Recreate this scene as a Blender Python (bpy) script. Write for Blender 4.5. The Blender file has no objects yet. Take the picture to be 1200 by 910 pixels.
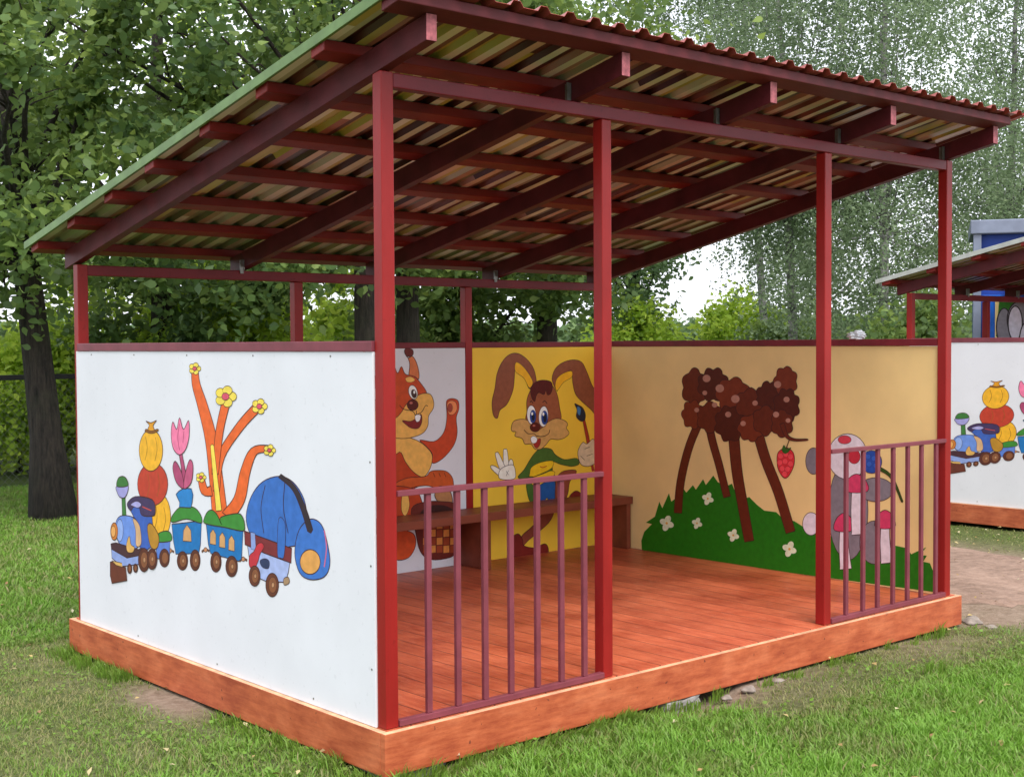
import bpy, bmesh, math, random
import numpy as np
from mathutils import Vector, Matrix
from mathutils.geometry import tessellate_polygon
rad = math.radians
random.seed(7); RNG = np.random.default_rng(7)
SC = bpy.context.scene; COL = SC.collection

# ---------------------------------------------------------------- camera
CAMP = np.array([-2.9652, -4.1252, 1.473]); YAW, PITCH, ROLL, FPX = .7189, -.0339, -.0057, 1567.7
Fv = np.array([math.sin(YAW)*math.cos(PITCH), math.cos(YAW)*math.cos(PITCH), math.sin(PITCH)])
Rv = np.array([math.cos(YAW), -math.sin(YAW), 0.]); Uv = np.cross(Rv, Fv)
_c, _s = math.cos(ROLL), math.sin(ROLL); Rv, Uv = _c*Rv+_s*Uv, -_s*Rv+_c*Uv
cd = bpy.data.cameras.new('camera'); cam = bpy.data.objects.new('camera', cd); COL.objects.link(cam)
cam.matrix_world = Matrix(((Rv[0], Uv[0], -Fv[0], CAMP[0]), (Rv[1], Uv[1], -Fv[1], CAMP[1]), (Rv[2], Uv[2], -Fv[2], CAMP[2]), (0, 0, 0, 1)))
cd.sensor_width = 36; cd.lens = 36*FPX/1200; cd.clip_start = .05; cd.clip_end = 2000
SC.camera = cam
def ray(x, y): return Rv*(x-600)/FPX + Uv*(455-y)/FPX + Fv
def place(px, dep, z=-.19):                       # a ground position in a direction and at a depth
    p = CAMP + ray(px, 402)*dep; return (float(p[0]), float(p[1]), z)

# ---------------------------------------------------------------- sky, sun, exposure
SUN_EL, SUN_AZ = rad(56), math.atan2(-.35, -1)    # azimuth from +Y towards +X
w = bpy.data.worlds.new('World'); SC.world = w; w.use_nodes = True
nt = w.node_tree; bg = nt.nodes['Background']; sk = nt.nodes.new('ShaderNodeTexSky'); sk.sky_type = 'NISHITA'
sk.sun_disc = False; sk.sun_elevation = SUN_EL; sk.sun_rotation = SUN_AZ; sk.air_density = .8; sk.dust_density = 5; sk.ozone_density = 1
tc = nt.nodes.new('ShaderNodeTexCoord'); cn = nt.nodes.new('ShaderNodeTexNoise'); cn.inputs['Scale'].default_value = 2.2; cn.inputs['Detail'].default_value = 6
nt.links.new(tc.outputs['Generated'], cn.inputs['Vector'])
cr = nt.nodes.new('ShaderNodeValToRGB'); cr.color_ramp.elements[0].position = .30; cr.color_ramp.elements[0].color = (.62, .62, .62, 1); cr.color_ramp.elements[1].position = .6; cr.color_ramp.elements[1].color = (.95, .95, .95, 1)
nt.links.new(cn.outputs['Fac'], cr.inputs[0])
mx = nt.nodes.new('ShaderNodeMix'); mx.data_type = 'RGBA'; mx.inputs[7].default_value = (8.0, 8.2, 8.9, 1)      # white overcast cloud over the clear sky
nt.links.new(cr.outputs[0], mx.inputs[0]); nt.links.new(sk.outputs[0], mx.inputs[6]); nt.links.new(mx.outputs[2], bg.inputs[0]); bg.inputs[1].default_value = .1
sd = bpy.data.lights.new('sun', 'SUN'); sun = bpy.data.objects.new('sun', sd); COL.objects.link(sun)
sd.energy = 1.5; sd.angle = rad(28); sd.color = (1, .95, .88)
_d = Vector((math.sin(SUN_AZ)*math.cos(SUN_EL), math.cos(SUN_AZ)*math.cos(SUN_EL), math.sin(SUN_EL)))
sun.rotation_euler = _d.to_track_quat('Z', 'Y').to_euler(); sun.location = (0, -10, 12)
SC.view_settings.view_transform = 'Standard'; SC.view_settings.look = 'None'; SC.view_settings.gamma = 1
SC.view_settings.exposure = 1.15; SC.view_settings.use_curve_mapping = False
SC.render.engine = 'CYCLES'

# ---------------------------------------------------------------- materials
def lin(h):
    v = [int(h[i:i+2], 16)/255 for i in (0, 2, 4)]
    return tuple(c/12.92 if c <= .04045 else ((c+.055)/1.055)**2.4 for c in v)
def newmat(name):
    m = bpy.data.materials.new(name); m.use_nodes = True
    return m, m.node_tree, m.node_tree.nodes['Principled BSDF']
def noise(nt, scale, detail=4, sc=(1, 1, 1), rough=.55, obj=True):
    tc = nt.nodes.new('ShaderNodeTexCoord'); mp = nt.nodes.new('ShaderNodeMapping'); mp.inputs['Scale'].default_value = sc
    nt.links.new(tc.outputs['Object'], mp.inputs[0])
    n = nt.nodes.new('ShaderNodeTexNoise'); n.inputs['Scale'].default_value = scale; n.inputs['Detail'].default_value = detail; n.inputs['Roughness'].default_value = rough
    nt.links.new(mp.outputs[0], n.inputs['Vector']); return n.outputs['Fac']
def ramp(nt, fac, stops):
    r = nt.nodes.new('ShaderNodeValToRGB'); e = r.color_ramp.elements
    while len(e) < len(stops): e.new(.5)
    for k, (p, c) in enumerate(stops): e[k].position = p; e[k].color = (*c, 1)
    nt.links.new(fac, r.inputs[0]); return r.outputs[0]
def mix(nt, fac, a, b, mode='MIX'):
    m = nt.nodes.new('ShaderNodeMix'); m.data_type = 'RGBA'; m.blend_type = mode
    for s, v in ((0, fac), (6, a), (7, b)):
        if isinstance(v, (int, float)): m.inputs[s].default_value = v
        elif isinstance(v, tuple): m.inputs[s].default_value = (*v, 1) if len(v) == 3 else v
        else: nt.links.new(v, m.inputs[s])
    return m.outputs[2]
def bump(nt, p, h, strength=.3, dist=.01):
    b = nt.nodes.new('ShaderNodeBump'); b.inputs['Strength'].default_value = strength; b.inputs['Distance'].default_value = dist
    nt.links.new(h, b.inputs['Height']); nt.links.new(b.outputs[0], p.inputs['Normal'])
def mul(c, k): return tuple(min(1, x*k) for x in c)
def paint(name, c, var=.25, scale=6, rough=.45, bmp=.15, sc=(1, 1, 1), spots=0):
    m, nt, p = newmat(name)
    a = noise(nt, scale, 6, sc); col = ramp(nt, a, [(.3, mul(c, 1-var)), (.7, mul(c, 1+var))])
    if spots:
        s = noise(nt, 38, 3); f = ramp(nt, s, [(.64, (0, 0, 0)), (.70, (spots,)*3)])
        col = mix(nt, f, col, mul(c, .45))
    nt.links.new(col, p.inputs['Base Color']); p.inputs['Roughness'].default_value = rough; p.inputs['Specular IOR Level'].default_value = .28
    bump(nt, p, noise(nt, 120, 4, sc), bmp, .002); return m
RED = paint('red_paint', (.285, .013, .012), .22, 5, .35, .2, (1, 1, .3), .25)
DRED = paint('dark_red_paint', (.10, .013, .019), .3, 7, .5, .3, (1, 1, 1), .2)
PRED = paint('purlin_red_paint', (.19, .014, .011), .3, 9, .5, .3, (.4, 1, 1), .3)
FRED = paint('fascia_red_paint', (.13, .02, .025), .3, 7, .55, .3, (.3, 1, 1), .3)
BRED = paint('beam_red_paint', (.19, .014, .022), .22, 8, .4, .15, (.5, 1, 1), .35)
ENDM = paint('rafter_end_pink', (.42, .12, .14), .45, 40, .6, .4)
MAUVE = paint('mauve_red_paint', (.20, .045, .062), .16, 9, .4, .1)
BENCH = paint('bench_paint', (.22, .055, .028), .3, 6, .5, .2, (.3, 1, 1))
STEEL = paint('bracket_steel', (.24, .23, .22), .3, 30, .4, .2); STEEL.node_tree.nodes['Principled BSDF'].inputs['Metallic'].default_value = .7
WHITE = paint('white_board', (.74, .75, .80), .035, 3, .5, .12, (1, 1, 1), .12)
YELL = paint('yellow_board', (.95, .60, .05), .06, 3, .5, .08)
OCHR = paint('ochre_board', (.92, .68, .30), .08, 2.5, .55, .08)
PALE = paint('bare_board_edge', (.62, .38, .22), .3, 14, .6, .2)
def wood_deck():
    m, nt, p = newmat('painted_deck')
    big = noise(nt, 2.2, 5); st = noise(nt, 5, 8, (9, 1.0, 1), .7); st2 = noise(nt, 22, 8, (5, .45, 1), .75)
    c = ramp(nt, st, [(.34, (.28, .030, .012)), (.48, (.54, .095, .038)), (.62, (.76, .20, .095))])
    c = mix(nt, .55, c, ramp(nt, big, [(.38, (.36, .05, .02)), (.62, (.78, .19, .085))]))
    c = mix(nt, ramp(nt, st2, [(.58, (0, 0, 0)), (.68, (.7,)*3)]), c, (.84, .42, .30))
    c = mix(nt, ramp(nt, st2, [(.30, (.7,)*3), (.40, (0, 0, 0))]), c, (.22, .03, .015))
    tc = nt.nodes.new('ShaderNodeTexCoord'); sp = nt.nodes.new('ShaderNodeSeparateXYZ'); nt.links.new(tc.outputs['Object'], sp.inputs[0])
    def mth(op, a, b=None):
        n = nt.nodes.new('ShaderNodeMath'); n.operation = op
        for i, v in enumerate((a, b)):
            if v is None: continue
            if isinstance(v, (int, float)): n.inputs[i].default_value = v
            else: nt.links.new(v, n.inputs[i])
        return n.outputs[0]
    fr = mth('FRACT', mth('DIVIDE', mth('ADD', sp.outputs[0], 5), .142)); seam = mth('LESS_THAN', fr, .045)
    wn = nt.nodes.new('ShaderNodeTexWhiteNoise'); wn.noise_dimensions = '1D'; nt.links.new(mth('FLOOR', mth('DIVIDE', mth('ADD', sp.outputs[0], 5), .142)), wn.inputs['W'])
    c = mix(nt, 1, c, ramp(nt, wn.outputs[0], [(0, (.76, .72, .72)), (1, (1.0, 1.0, 1.0))]), 'MULTIPLY')
    c = mix(nt, mth('MULTIPLY', seam, .85), c, (.08, .015, .01))
    nt.links.new(c, p.inputs['Base Color']); p.inputs['Roughness'].default_value = .42
    bump(nt, p, st2, .25, .003); return m
DECK = wood_deck()
def edge_board():
    m, nt, p = newmat('edge_board_paint')
    a = noise(nt, 5, 10, (1, 1, 1.6), .68); b = noise(nt, 12, 9, (.4, .4, 3.2), .75)
    c = ramp(nt, a, [(.34, (.30, .045, .014)), (.5, (.46, .098, .033)), (.66, (.62, .18, .075))])
    c = mix(nt, .45, c, ramp(nt, b, [(.38, (.25, .036, .012)), (.62, (.60, .16, .06))]))
    s = noise(nt, 30, 2); c = mix(nt, ramp(nt, s, [(.70, (0, 0, 0)), (.73, (.8,)*3)]), c, (.10, .02, .012))
    nt.links.new(c, p.inputs['Base Color']); p.inputs['Roughness'].default_value = .5; bump(nt, p, b, .3, .003); return m
EDGE = edge_board()
def sheet_mat():
    m, nt, p = newmat('sheet_overspray_and_reflections')
    tc = nt.nodes.new('ShaderNodeTexCoord'); sp = nt.nodes.new('ShaderNodeSeparateXYZ'); nt.links.new(tc.outputs['Object'], sp.inputs[0])
    def mth(op, a, b=None):
        n = nt.nodes.new('ShaderNodeMath'); n.operation = op
        for i, v in enumerate((a, b)):
            if v is None: continue
            if isinstance(v, (int, float)): n.inputs[i].default_value = v
            else: nt.links.new(v, n.inputs[i])
        return n.outputs[0]
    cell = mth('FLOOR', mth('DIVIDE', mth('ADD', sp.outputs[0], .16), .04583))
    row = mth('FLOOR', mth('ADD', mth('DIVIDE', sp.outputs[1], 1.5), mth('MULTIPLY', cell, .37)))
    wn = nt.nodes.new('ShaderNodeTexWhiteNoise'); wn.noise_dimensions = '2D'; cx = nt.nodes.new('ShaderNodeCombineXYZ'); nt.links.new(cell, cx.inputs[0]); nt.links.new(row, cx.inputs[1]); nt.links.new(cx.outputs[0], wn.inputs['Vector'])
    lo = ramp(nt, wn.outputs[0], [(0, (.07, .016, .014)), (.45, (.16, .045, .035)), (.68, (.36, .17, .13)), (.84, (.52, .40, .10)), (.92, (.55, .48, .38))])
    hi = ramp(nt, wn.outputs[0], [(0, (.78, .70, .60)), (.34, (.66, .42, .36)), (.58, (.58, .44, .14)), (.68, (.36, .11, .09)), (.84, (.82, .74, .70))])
    c = mix(nt, mth('LESS_THAN', mth('MODULO', mth('ADD', cell, 3), 3), .5), lo, hi)  # every third strip pale: corrugation highlights painted in, among patchy paint overspray
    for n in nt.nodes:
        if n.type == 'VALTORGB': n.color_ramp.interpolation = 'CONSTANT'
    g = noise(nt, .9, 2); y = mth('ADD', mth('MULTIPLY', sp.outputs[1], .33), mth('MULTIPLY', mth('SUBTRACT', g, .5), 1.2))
    c = mix(nt, ramp(nt, y, [(.45, (0, 0, 0)), (.95, (.6,)*3)]), c, (.18, .26, .11))  # greener towards the back: a reflection put into the sheet colour
    c = mix(nt, mth('LESS_THAN', sp.outputs[1], -.30), c, (.26, .045, .035))
    nt.links.new(c, p.inputs['Base Color']); p.inputs['Roughness'].default_value = .3; p.inputs['Metallic'].default_value = .1
    return m
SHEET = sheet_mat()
FLASH = paint('green_flashing', (.13, .22, .07), .2, 10, .4, .1)
SHEETEND = paint('sheet_red_edge', (.38, .07, .06), .4, 20, .5, .2)
CONC = paint('concrete', (.26, .25, .235), .3, 14, .9, .6)
FENCE = paint('black_fence_paint', (.018, .018, .02), .2, 8, .5, .1)
WIRE = paint('galvanised_wire', (.10, .11, .10), .2, 8, .5, .1)
BLUE = paint('blue_paint', (.012, .12, .55), .2, 4, .4, .1)
DBLUE = paint('deep_blue_paint', (.015, .05, .30), .2, 4, .45, .1)
GREY = paint('blue_grey_trim', (.19, .22, .30), .15, 6, .45, .1)
def bark(name, dark, light, sc):
    m, nt, p = newmat(name); n = noise(nt, 5, 8, sc, .7); n2 = noise(nt, 2, 3)
    c = ramp(nt, n, [(.36, dark), (.62, light)]); c = mix(nt, ramp(nt, n2, [(.5, (0, 0, 0)), (.75, (.5,)*3)]), c, (.05, .06, .03))
    nt.links.new(c, p.inputs['Base Color']); p.inputs['Roughness'].default_value = .95; bump(nt, p, n, 1, .07); return m
BARK = bark('dark_bark', (.008, .0065, .0055), (.055, .042, .033), (6, 6, .9))
BIRCH = bark('birch_bark', (.05, .05, .05), (.46, .45, .44), (1, 1, 3))
def leafmat(name, a, b, c, trans=.35):
    m, nt, p = newmat(name); at = nt.nodes.new('ShaderNodeAttribute'); at.attribute_name = 'tint'
    col = ramp(nt, at.outputs['Fac'], [(0, a), (.55, b), (1, c)])
    nt.links.new(col, p.inputs['Base Color']); p.inputs['Roughness'].default_value = .45; p.inputs['Specular IOR Level'].default_value = .35
    t = nt.nodes.new('ShaderNodeBsdfTranslucent'); nt.links.new(mix(nt, .5, col, mul(c, 1.5)), t.inputs[0])
    ms = nt.nodes.new('ShaderNodeMixShader'); ms.inputs[0].default_value = trans
    nt.links.new(p.outputs[0], ms.inputs[1]); nt.links.new(t.outputs[0], ms.inputs[2])
    nt.links.new(ms.outputs[0], nt.nodes['Material Output'].inputs['Surface']); return m
L_DARK = leafmat('leaf_dark_green', (.04, .09, .032), (.09, .165, .05), (.24, .33, .09), .4)
L_MID = leafmat('leaf_mid_green', (.055, .11, .035), (.13, .21, .06), (.32, .42, .10), .4)
L_BIRCH = leafmat('leaf_birch', (.08, .13, .06), (.16, .23, .12), (.28, .36, .20), .42)
L_LIME = leafmat('leaf_lime', (.16, .26, .04), (.34, .52, .055), (.58, .72, .10), .5)
L_FAR = leafmat('leaf_far_green', (.07, .13, .055), (.12, .20, .08), (.20, .29, .11), .35)
L_GRASS = leafmat('grass_blade', (.32, .27, .13), (.16, .23, .045), (.19, .37, .045), .35)

# ---------------------------------------------------------------- helpers
def link(name, me, parent=None):
    o = bpy.data.objects.new(name, me); COL.objects.link(o)
    if parent is not None: o.parent = parent
    return o
def tag(o, label=None, cat=None, group=None, kind=None):
    for k, v in (('label', label), ('category', cat), ('group', group), ('kind', kind)):
        if v: o[k] = v
    return o
def empty(name, loc=(0, 0, 0), rz=0):
    o = link(name, None); o.location = loc; o.rotation_euler.z = rz; o.empty_display_size = .2; return o
class MB:
    def __init__(s): s.bm = bmesh.new()
    def hexa(s, P, mi=0, top=None):
        v = [s.bm.verts.new(p) for p in P]
        for k, f in enumerate(((0, 3, 2, 1), (4, 5, 6, 7), (0, 1, 5, 4), (1, 2, 6, 5), (2, 3, 7, 6), (3, 0, 4, 7))):
            fc = s.bm.faces.new([v[i] for i in f]); fc.material_index = mi if not (k == 1 and top is not None) else top
        return s
    def box(s, x0, x1, y0, y1, z0, z1, mi=0, top=None):
        return s.hexa([(x0, y0, z0), (x1, y0, z0), (x1, y1, z0), (x0, y1, z0), (x0, y0, z1), (x1, y0, z1), (x1, y1, z1), (x0, y1, z1)], mi, top)
    def tube(s, pts, rs, n=8, mi=0):
        rings = []; pts = [Vector(p) for p in pts]
        for i, p in enumerate(pts):
            t = (pts[min(i+1, len(pts)-1)]-pts[max(i-1, 0)]).normalized()
            a = t.orthogonal().normalized() if not rings else (ax-ax.dot(t)*t).normalized()
            ax = a; b = t.cross(a); r = rs[i] if hasattr(rs, '__len__') else rs
            rings.append([s.bm.verts.new(p+r*(math.cos(2*math.pi*k/n)*a+math.sin(2*math.pi*k/n)*b)) for k in range(n)])
        for A, B in zip(rings, rings[1:]):
            for k in range(n):
                f = s.bm.faces.new((A[k], A[(k+1) % n], B[(k+1) % n], B[k])); f.material_index = mi; f.smooth = True
        for R in (rings[0][::-1], rings[-1]):
            f = s.bm.faces.new(R); f.material_index = mi
        return s
    def build(s, name, mats, parent=None, bev=0):
        me = bpy.data.meshes.new(name); s.bm.to_mesh(me); s.bm.free()
        for m in (mats if isinstance(mats, (list, tuple)) else [mats]): me.materials.append(m)
        o = link(name, me, parent)
        if bev:
            b = o.modifiers.new('bevel', 'BEVEL'); b.width = bev; b.segments = 2; b.limit_method = 'ANGLE'
        return o
def npmesh(name, V, F, mat, tint=None, parent=None):
    """V (n,3), F (m,k) all faces of k corners"""
    me = bpy.data.meshes.new(name); V = np.asarray(V, np.float32); F = np.asarray(F, np.int32); m, k = F.shape
    me.vertices.add(len(V)); me.vertices.foreach_set('co', V.ravel()); me.loops.add(m*k); me.loops.foreach_set('vertex_index', F.ravel())
    me.polygons.add(m); me.polygons.foreach_set('loop_start', np.arange(0, m*k, k, dtype=np.int32)); me.polygons.foreach_set('loop_total', np.full(m, k, np.int32))
    me.materials.append(mat)
    if tint is not None:
        a = me.attributes.new('tint', 'FLOAT', 'POINT'); a.data.foreach_set('value', np.asarray(tint, np.float32))
    me.update(calc_edges=True); me.validate(); return link(name, me, parent)
def kids(o): return list(o.children)
def copy_tree(o, parent=None):
    c = o.copy(); COL.objects.link(c); c.parent = parent
    for ch in kids(o): copy_tree(ch, c)
    return c

# ---------------------------------------------------------------- the ground
GZ = -.19
def vnoise(x, y, s, seed=0):
    x = np.asarray(x)/s+seed*17.3; y = np.asarray(y)/s+seed*9.1
    xi, yi = np.floor(x), np.floor(y); fx, fy = x-xi, y-yi; fx = fx*fx*(3-2*fx); fy = fy*fy*(3-2*fy)
    def h(a, b):
        v = np.sin(a*127.1+b*311.7+seed*74.7)*43758.5453; return v-np.floor(v)
    return (h(xi, yi)*(1-fx)+h(xi+1, yi)*fx)*(1-fy)+(h(xi, yi+1)*(1-fx)+h(xi+1, yi+1)*fx)*fy
def fbm(x, y, s, seed=0): return .5*vnoise(x, y, s, seed)+.3*vnoise(x, y, s/2.1, seed+1)+.2*vnoise(x, y, s/4.7, seed+2)
def sstep(a, b, x): t = np.clip((x-a)/(b-a), 0, 1); return t*t*(3-2*t)
def soil_of(x, y):                                 # 0 grass, 1 bare earth
    n = fbm(x, y, .7, 3); s = .04+.25*(n-.5)
    d = -y+.15*(n-.5)                              # distance in front of the deck
    s = s+sstep(.75, .12, d)*sstep(1.1, 2.1, x)*(y < .05)*(.55+.9*(n-.5))
    s = s+1.1*np.exp(-(((x-1.78)/.40)**2+((y+.02)/.15)**2))
    s = s+1.0*np.exp(-(((x+.10)/.15)**2+((y-1.55)/.34)**2))
    s = s+sstep(3.9, 4.5, x+.5*(n-.5))*sstep(-.75, -.15, y+.6*(n-.5)-.05*(x-4))*sstep(7.6, 6.2, x)*.95
    s = s+.3*sstep(4.2, 3.0, y+x*.4)*sstep(.3, -.1, x)*sstep(.2, .5, y)*n
    return np.clip(s, 0, 1)
def lush_of(x, y):                                 # 0 trodden olive turf, 1 bright green
    n = fbm(x, y, 1.1, 8)
    left = sstep(3.6, 4.4, y+.8*(n-.5)+.2*x)*(x < .6)
    dfr = -y+.5*(n-.5); right = np.where(x < 1.7, sstep(-.02, .30, dfr), sstep(.25, .75, dfr-.03*x))*(y < .2)
    back = (y > 3.2)*.7
    near = .75*sstep(1.3, .5, y+.4*(n-.5))*(x < 0)
    return np.clip(np.maximum(np.maximum(left, right), np.maximum(back, near))*(.72+.5*(n-.3)), 0, 1)
def h_of(x, y): return GZ-.05*np.exp(-((x-1.72)/.30)**4-((y-.02)/.16)**2)-.05*np.exp(-((x-.02)/.22)**4-((y-.0)/.16)**2)+.035*(fbm(x, y, 1.6, 5)-.5)+.012*(vnoise(x, y, .16, 6)-.5)
def ground():
    nx, ny = 300, 320; xs = np.linspace(-3.5, 11.5, nx); ys = np.linspace(-4.0, 12.0, ny)
    X, Y = np.meshgrid(xs, ys); fade = np.minimum(np.minimum(X+3.5, 11.5-X), np.minimum(Y+4.0, 12.0-Y)); fade = np.clip(fade/.5, 0, 1)
    Z = GZ+(h_of(X, Y)-GZ)*fade
    V = np.stack([X, Y, Z], -1).reshape(-1, 3); I = np.arange(nx*ny).reshape(ny, nx)
    F = np.stack([I[:-1, :-1], I[:-1, 1:], I[1:, 1:], I[1:, :-1]], -1).reshape(-1, 4)
    # a frame of big quads out to the horizon
    B = 900; o = len(V); c = [(-3.5, -4.0), (11.5, -4.0), (11.5, 12.0), (-3.5, 12.0)]; bb = [(-B, -B), (B, -B), (B, B), (-B, B)]
    V = np.vstack([V, [(a, b, GZ) for a, b in c], [(a, b, GZ) for a, b in bb]])
    F = np.vstack([F, [(o+4+k, o+4+(k+1) % 4, o+(k+1) % 4, o+k) for k in range(4)]])
    m, nt, p = newmat('turf_and_earth'); at = nt.nodes.new('ShaderNodeAttribute'); at.attribute_name = 'tint'
    at2 = nt.nodes.new('ShaderNodeAttribute'); at2.attribute_name = 'lush'
    n1 = noise(nt, 22, 8, rough=.7); n2 = noise(nt, 5, 5)
    g0 = ramp(nt, n1, [(.3, (.03, .05, .014)), (.5, (.075, .11, .028)), (.72, (.16, .18, .06))])
    g1 = ramp(nt, n1, [(.3, (.02, .045, .010)), (.7, (.06, .12, .02))])
    g = mix(nt, at2.outputs['Fac'], g0, g1)
    e = ramp(nt, n1, [(.25, (.10, .072, .050)), (.5, (.24, .175, .13)), (.75, (.38, .30, .235))]); e = mix(nt, .35, e, ramp(nt, n2, [(.3, (.17, .12, .085)), (.7, (.33, .26, .20))]))
    nt.links.new(mix(nt, at.outputs['Fac'], g, e), p.inputs['Base Color']); p.inputs['Roughness'].default_value = 1; p.inputs['Specular IOR Level'].default_value = .1
    bump(nt, p, n1, .8, .02)
    ob = npmesh('ground', V, F, m, np.append(soil_of(X, Y).ravel(), [.1]*8))
    a = ob.data.attributes.new('lush', 'FLOAT', 'POINT'); a.data.foreach_set('value', np.append(lush_of(X, Y).ravel(), [.7]*8).astype(np.float32))
    ob['kind'] = 'structure'
ground()
def path():
    m, nt, p = newmat('trodden_earth'); n1 = noise(nt, 14, 9, rough=.72); n2 = noise(nt, 3, 5)
    e = ramp(nt, n1, [(.3, (.10, .062, .042)), (.5, (.27, .175, .13)), (.7, (.42, .29, .225))]); e = mix(nt, .4, e, ramp(nt, n2, [(.35, (.17, .11, .08)), (.65, (.38, .26, .20))]))
    nt.links.new(e, p.inputs['Base Color']); p.inputs['Roughness'].default_value = 1; bump(nt, p, n1, .7, .02)
    pts = []
    for k in range(90):
        a = 2*math.pi*k/90; r = 1+.10*(fbm(math.cos(a)*3+5, math.sin(a)*3+5, 1.1, 2)-.5)*2+.03*random.uniform(-1, 1)
        pts.append((5.45+1.25*r*math.cos(a), 2.1+2.35*r*math.sin(a)))
    V = [(5.45, 2.1, 0)]; F = []
    rings = 26
    for j in range(1, rings+1):
        for (x, y) in pts:
            X = 5.45+(x-5.45)*j/rings; Y = 2.1+(y-2.1)*j/rings; V.append((X, Y, 0))
    V = np.array(V); V[:, 2] = h_of(V[:, 0], V[:, 1])+.012-.010*np.repeat([0, 1], [len(V)-90, 90])
    for k in range(90): F.append((0, 1+k, 1+(k+1) % 90, 1+(k+1) % 90))
    F = [f for f in F]; Q = []
    for j in range(rings-1):
        for k in range(90):
            a = 1+j*90+k; b = 1+j*90+(k+1) % 90; Q.append((a, a+90, b+90, b))
    me = bpy.data.meshes.new('path'); me.from_pydata([tuple(v) for v in V], [], [f[:3] for f in F]+Q); me.materials.append(m)
    link('path', me)['kind'] = 'structure'
path()

# ---------------------------------------------------------------- the pavilion
W, D, HF, HB, PW = 4.007, 2.83, 2.5, 1.905, .058; SL = (HF-HB)/D
X2, X3 = 1.172, 2.789; XB2, XB3 = 1.3455, 2.6638
pav = empty('pavilion')
tag(pav, 'red pavilion open towards the viewer with painted board walls, nearest in the picture', 'pavilion', 'red open pavilions with painted walls')
def part(mb, name, mats, bev=.002, parent=None, label=None):
    o = mb.build(name, mats, parent or pav, bev)
    if label: o['label'] = label
    return o
part(MB().box(0, 4.052, 0, D+.03, -.05, 0), 'deck', DECK, 0)
part(MB().box(-.030, 4.08, -.030, -.001, -.172, -.004, 0, 1), 'edge_board', [EDGE, PALE], .003)
part(MB().box(-.030, -.001, .0005, D+.03, -.172, -.004, 0, 1), 'edge_board', [EDGE, PALE], .003)
part(MB().box(4.053, 4.08, .0005, D+.03, -.172, -.004, 0, 1), 'edge_board', [EDGE, PALE], .003)
part(MB().box(-.030, 4.08, D+.031, D+.06, -.172, -.004, 0, 1), 'edge_board', [EDGE, PALE], .003)
for x in (0, X2, X3, W-PW):
    top = HF if x in (0, W-PW) else HF-PW-.0015
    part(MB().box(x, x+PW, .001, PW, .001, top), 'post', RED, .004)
for x in (0, XB2, XB3, W-PW):
    top = HB if x in (0, W-PW) else HB-PW-.0015
    part(MB().box(x, x+PW, D-PW, D-.001, .001, top), 'post', RED, .004)
part(MB().box(PW+.001, W-PW-.001, .003, PW-.002, HF-PW, HF-.002), 'top_beam', BRED, .004)
part(MB().box(PW+.001, W-PW-.001, D-PW+.002, D-.003, HB-PW, HB-.002), 'top_beam', BRED, .004)
def zr(y): return HF-SL*y
RH = .098; YF, YB = -.285, 2.93
for xr in (.045, 1.05, 2.02, 2.99, 3.992):
    x0, x1 = xr-.048, xr
    m = MB(); m.hexa([(x0, YF, zr(YF)+.002), (x1, YF, zr(YF)+.002), (x1, YB, zr(YB)+.002), (x0, YB, zr(YB)+.002),
            (x0, YF, zr(YF)+RH), (x1, YF, zr(YF)+RH), (x1, YB, zr(YB)+RH), (x0, YB, zr(YB)+RH)])
    m.bm.faces.ensure_lookup_table()
    for f in m.bm.faces:
        if f.calc_center_median().y < YF+.01 or f.calc_center_median().y > YB-.01: f.material_index = 1
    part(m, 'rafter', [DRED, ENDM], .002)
for xr in (1.05, 2.02, 2.99, 3.992):                # steel angle brackets fixing rafters on the front and back beams
    part(MB().box(xr-.075, xr-.050, .012, .016, HF+.001, HF+.075).box(xr-.056, xr-.0505, .012, .045, HF+.002, HF+.074), 'bracket', STEEL, 0)
for xr in (1.05, 2.02, 2.99):
    part(MB().box(xr-.052, xr-.0485, D-PW-.01, D-PW+.03, HB+.001, HB+.06).box(xr-.075, xr-.052, D-PW-.006, D-PW-.002, HB-.02, HB+.06), 'bracket', STEEL, 0)
PH, PWD = .042, .10
for k, yp in enumerate((-.33, .13, .56, 1.03, 1.53, 2.0, 2.44, 2.90)):
    y0, y1 = yp-.0, yp+PWD*(.9 if k else 1.0)
    z = lambda y, h: zr(y)+RH+.001+h
    x0, x1 = -.15-random.uniform(0, .02), 4.035+random.uniform(0, .015)
    part(MB().hexa([(x0, y0, z(y0, 0)), (x1, y0, z(y0, 0)), (x1, y1, z(y1, 0)), (x0, y1, z(y1, 0)),
                    (x0, y0, z(y0, PH)), (x1, y0, z(y0, PH)), (x1, y1, z(y1, PH)), (x0, y1, z(y1, PH))]), 'purlin', [FRED if k == 0 else PRED], .003)
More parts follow.
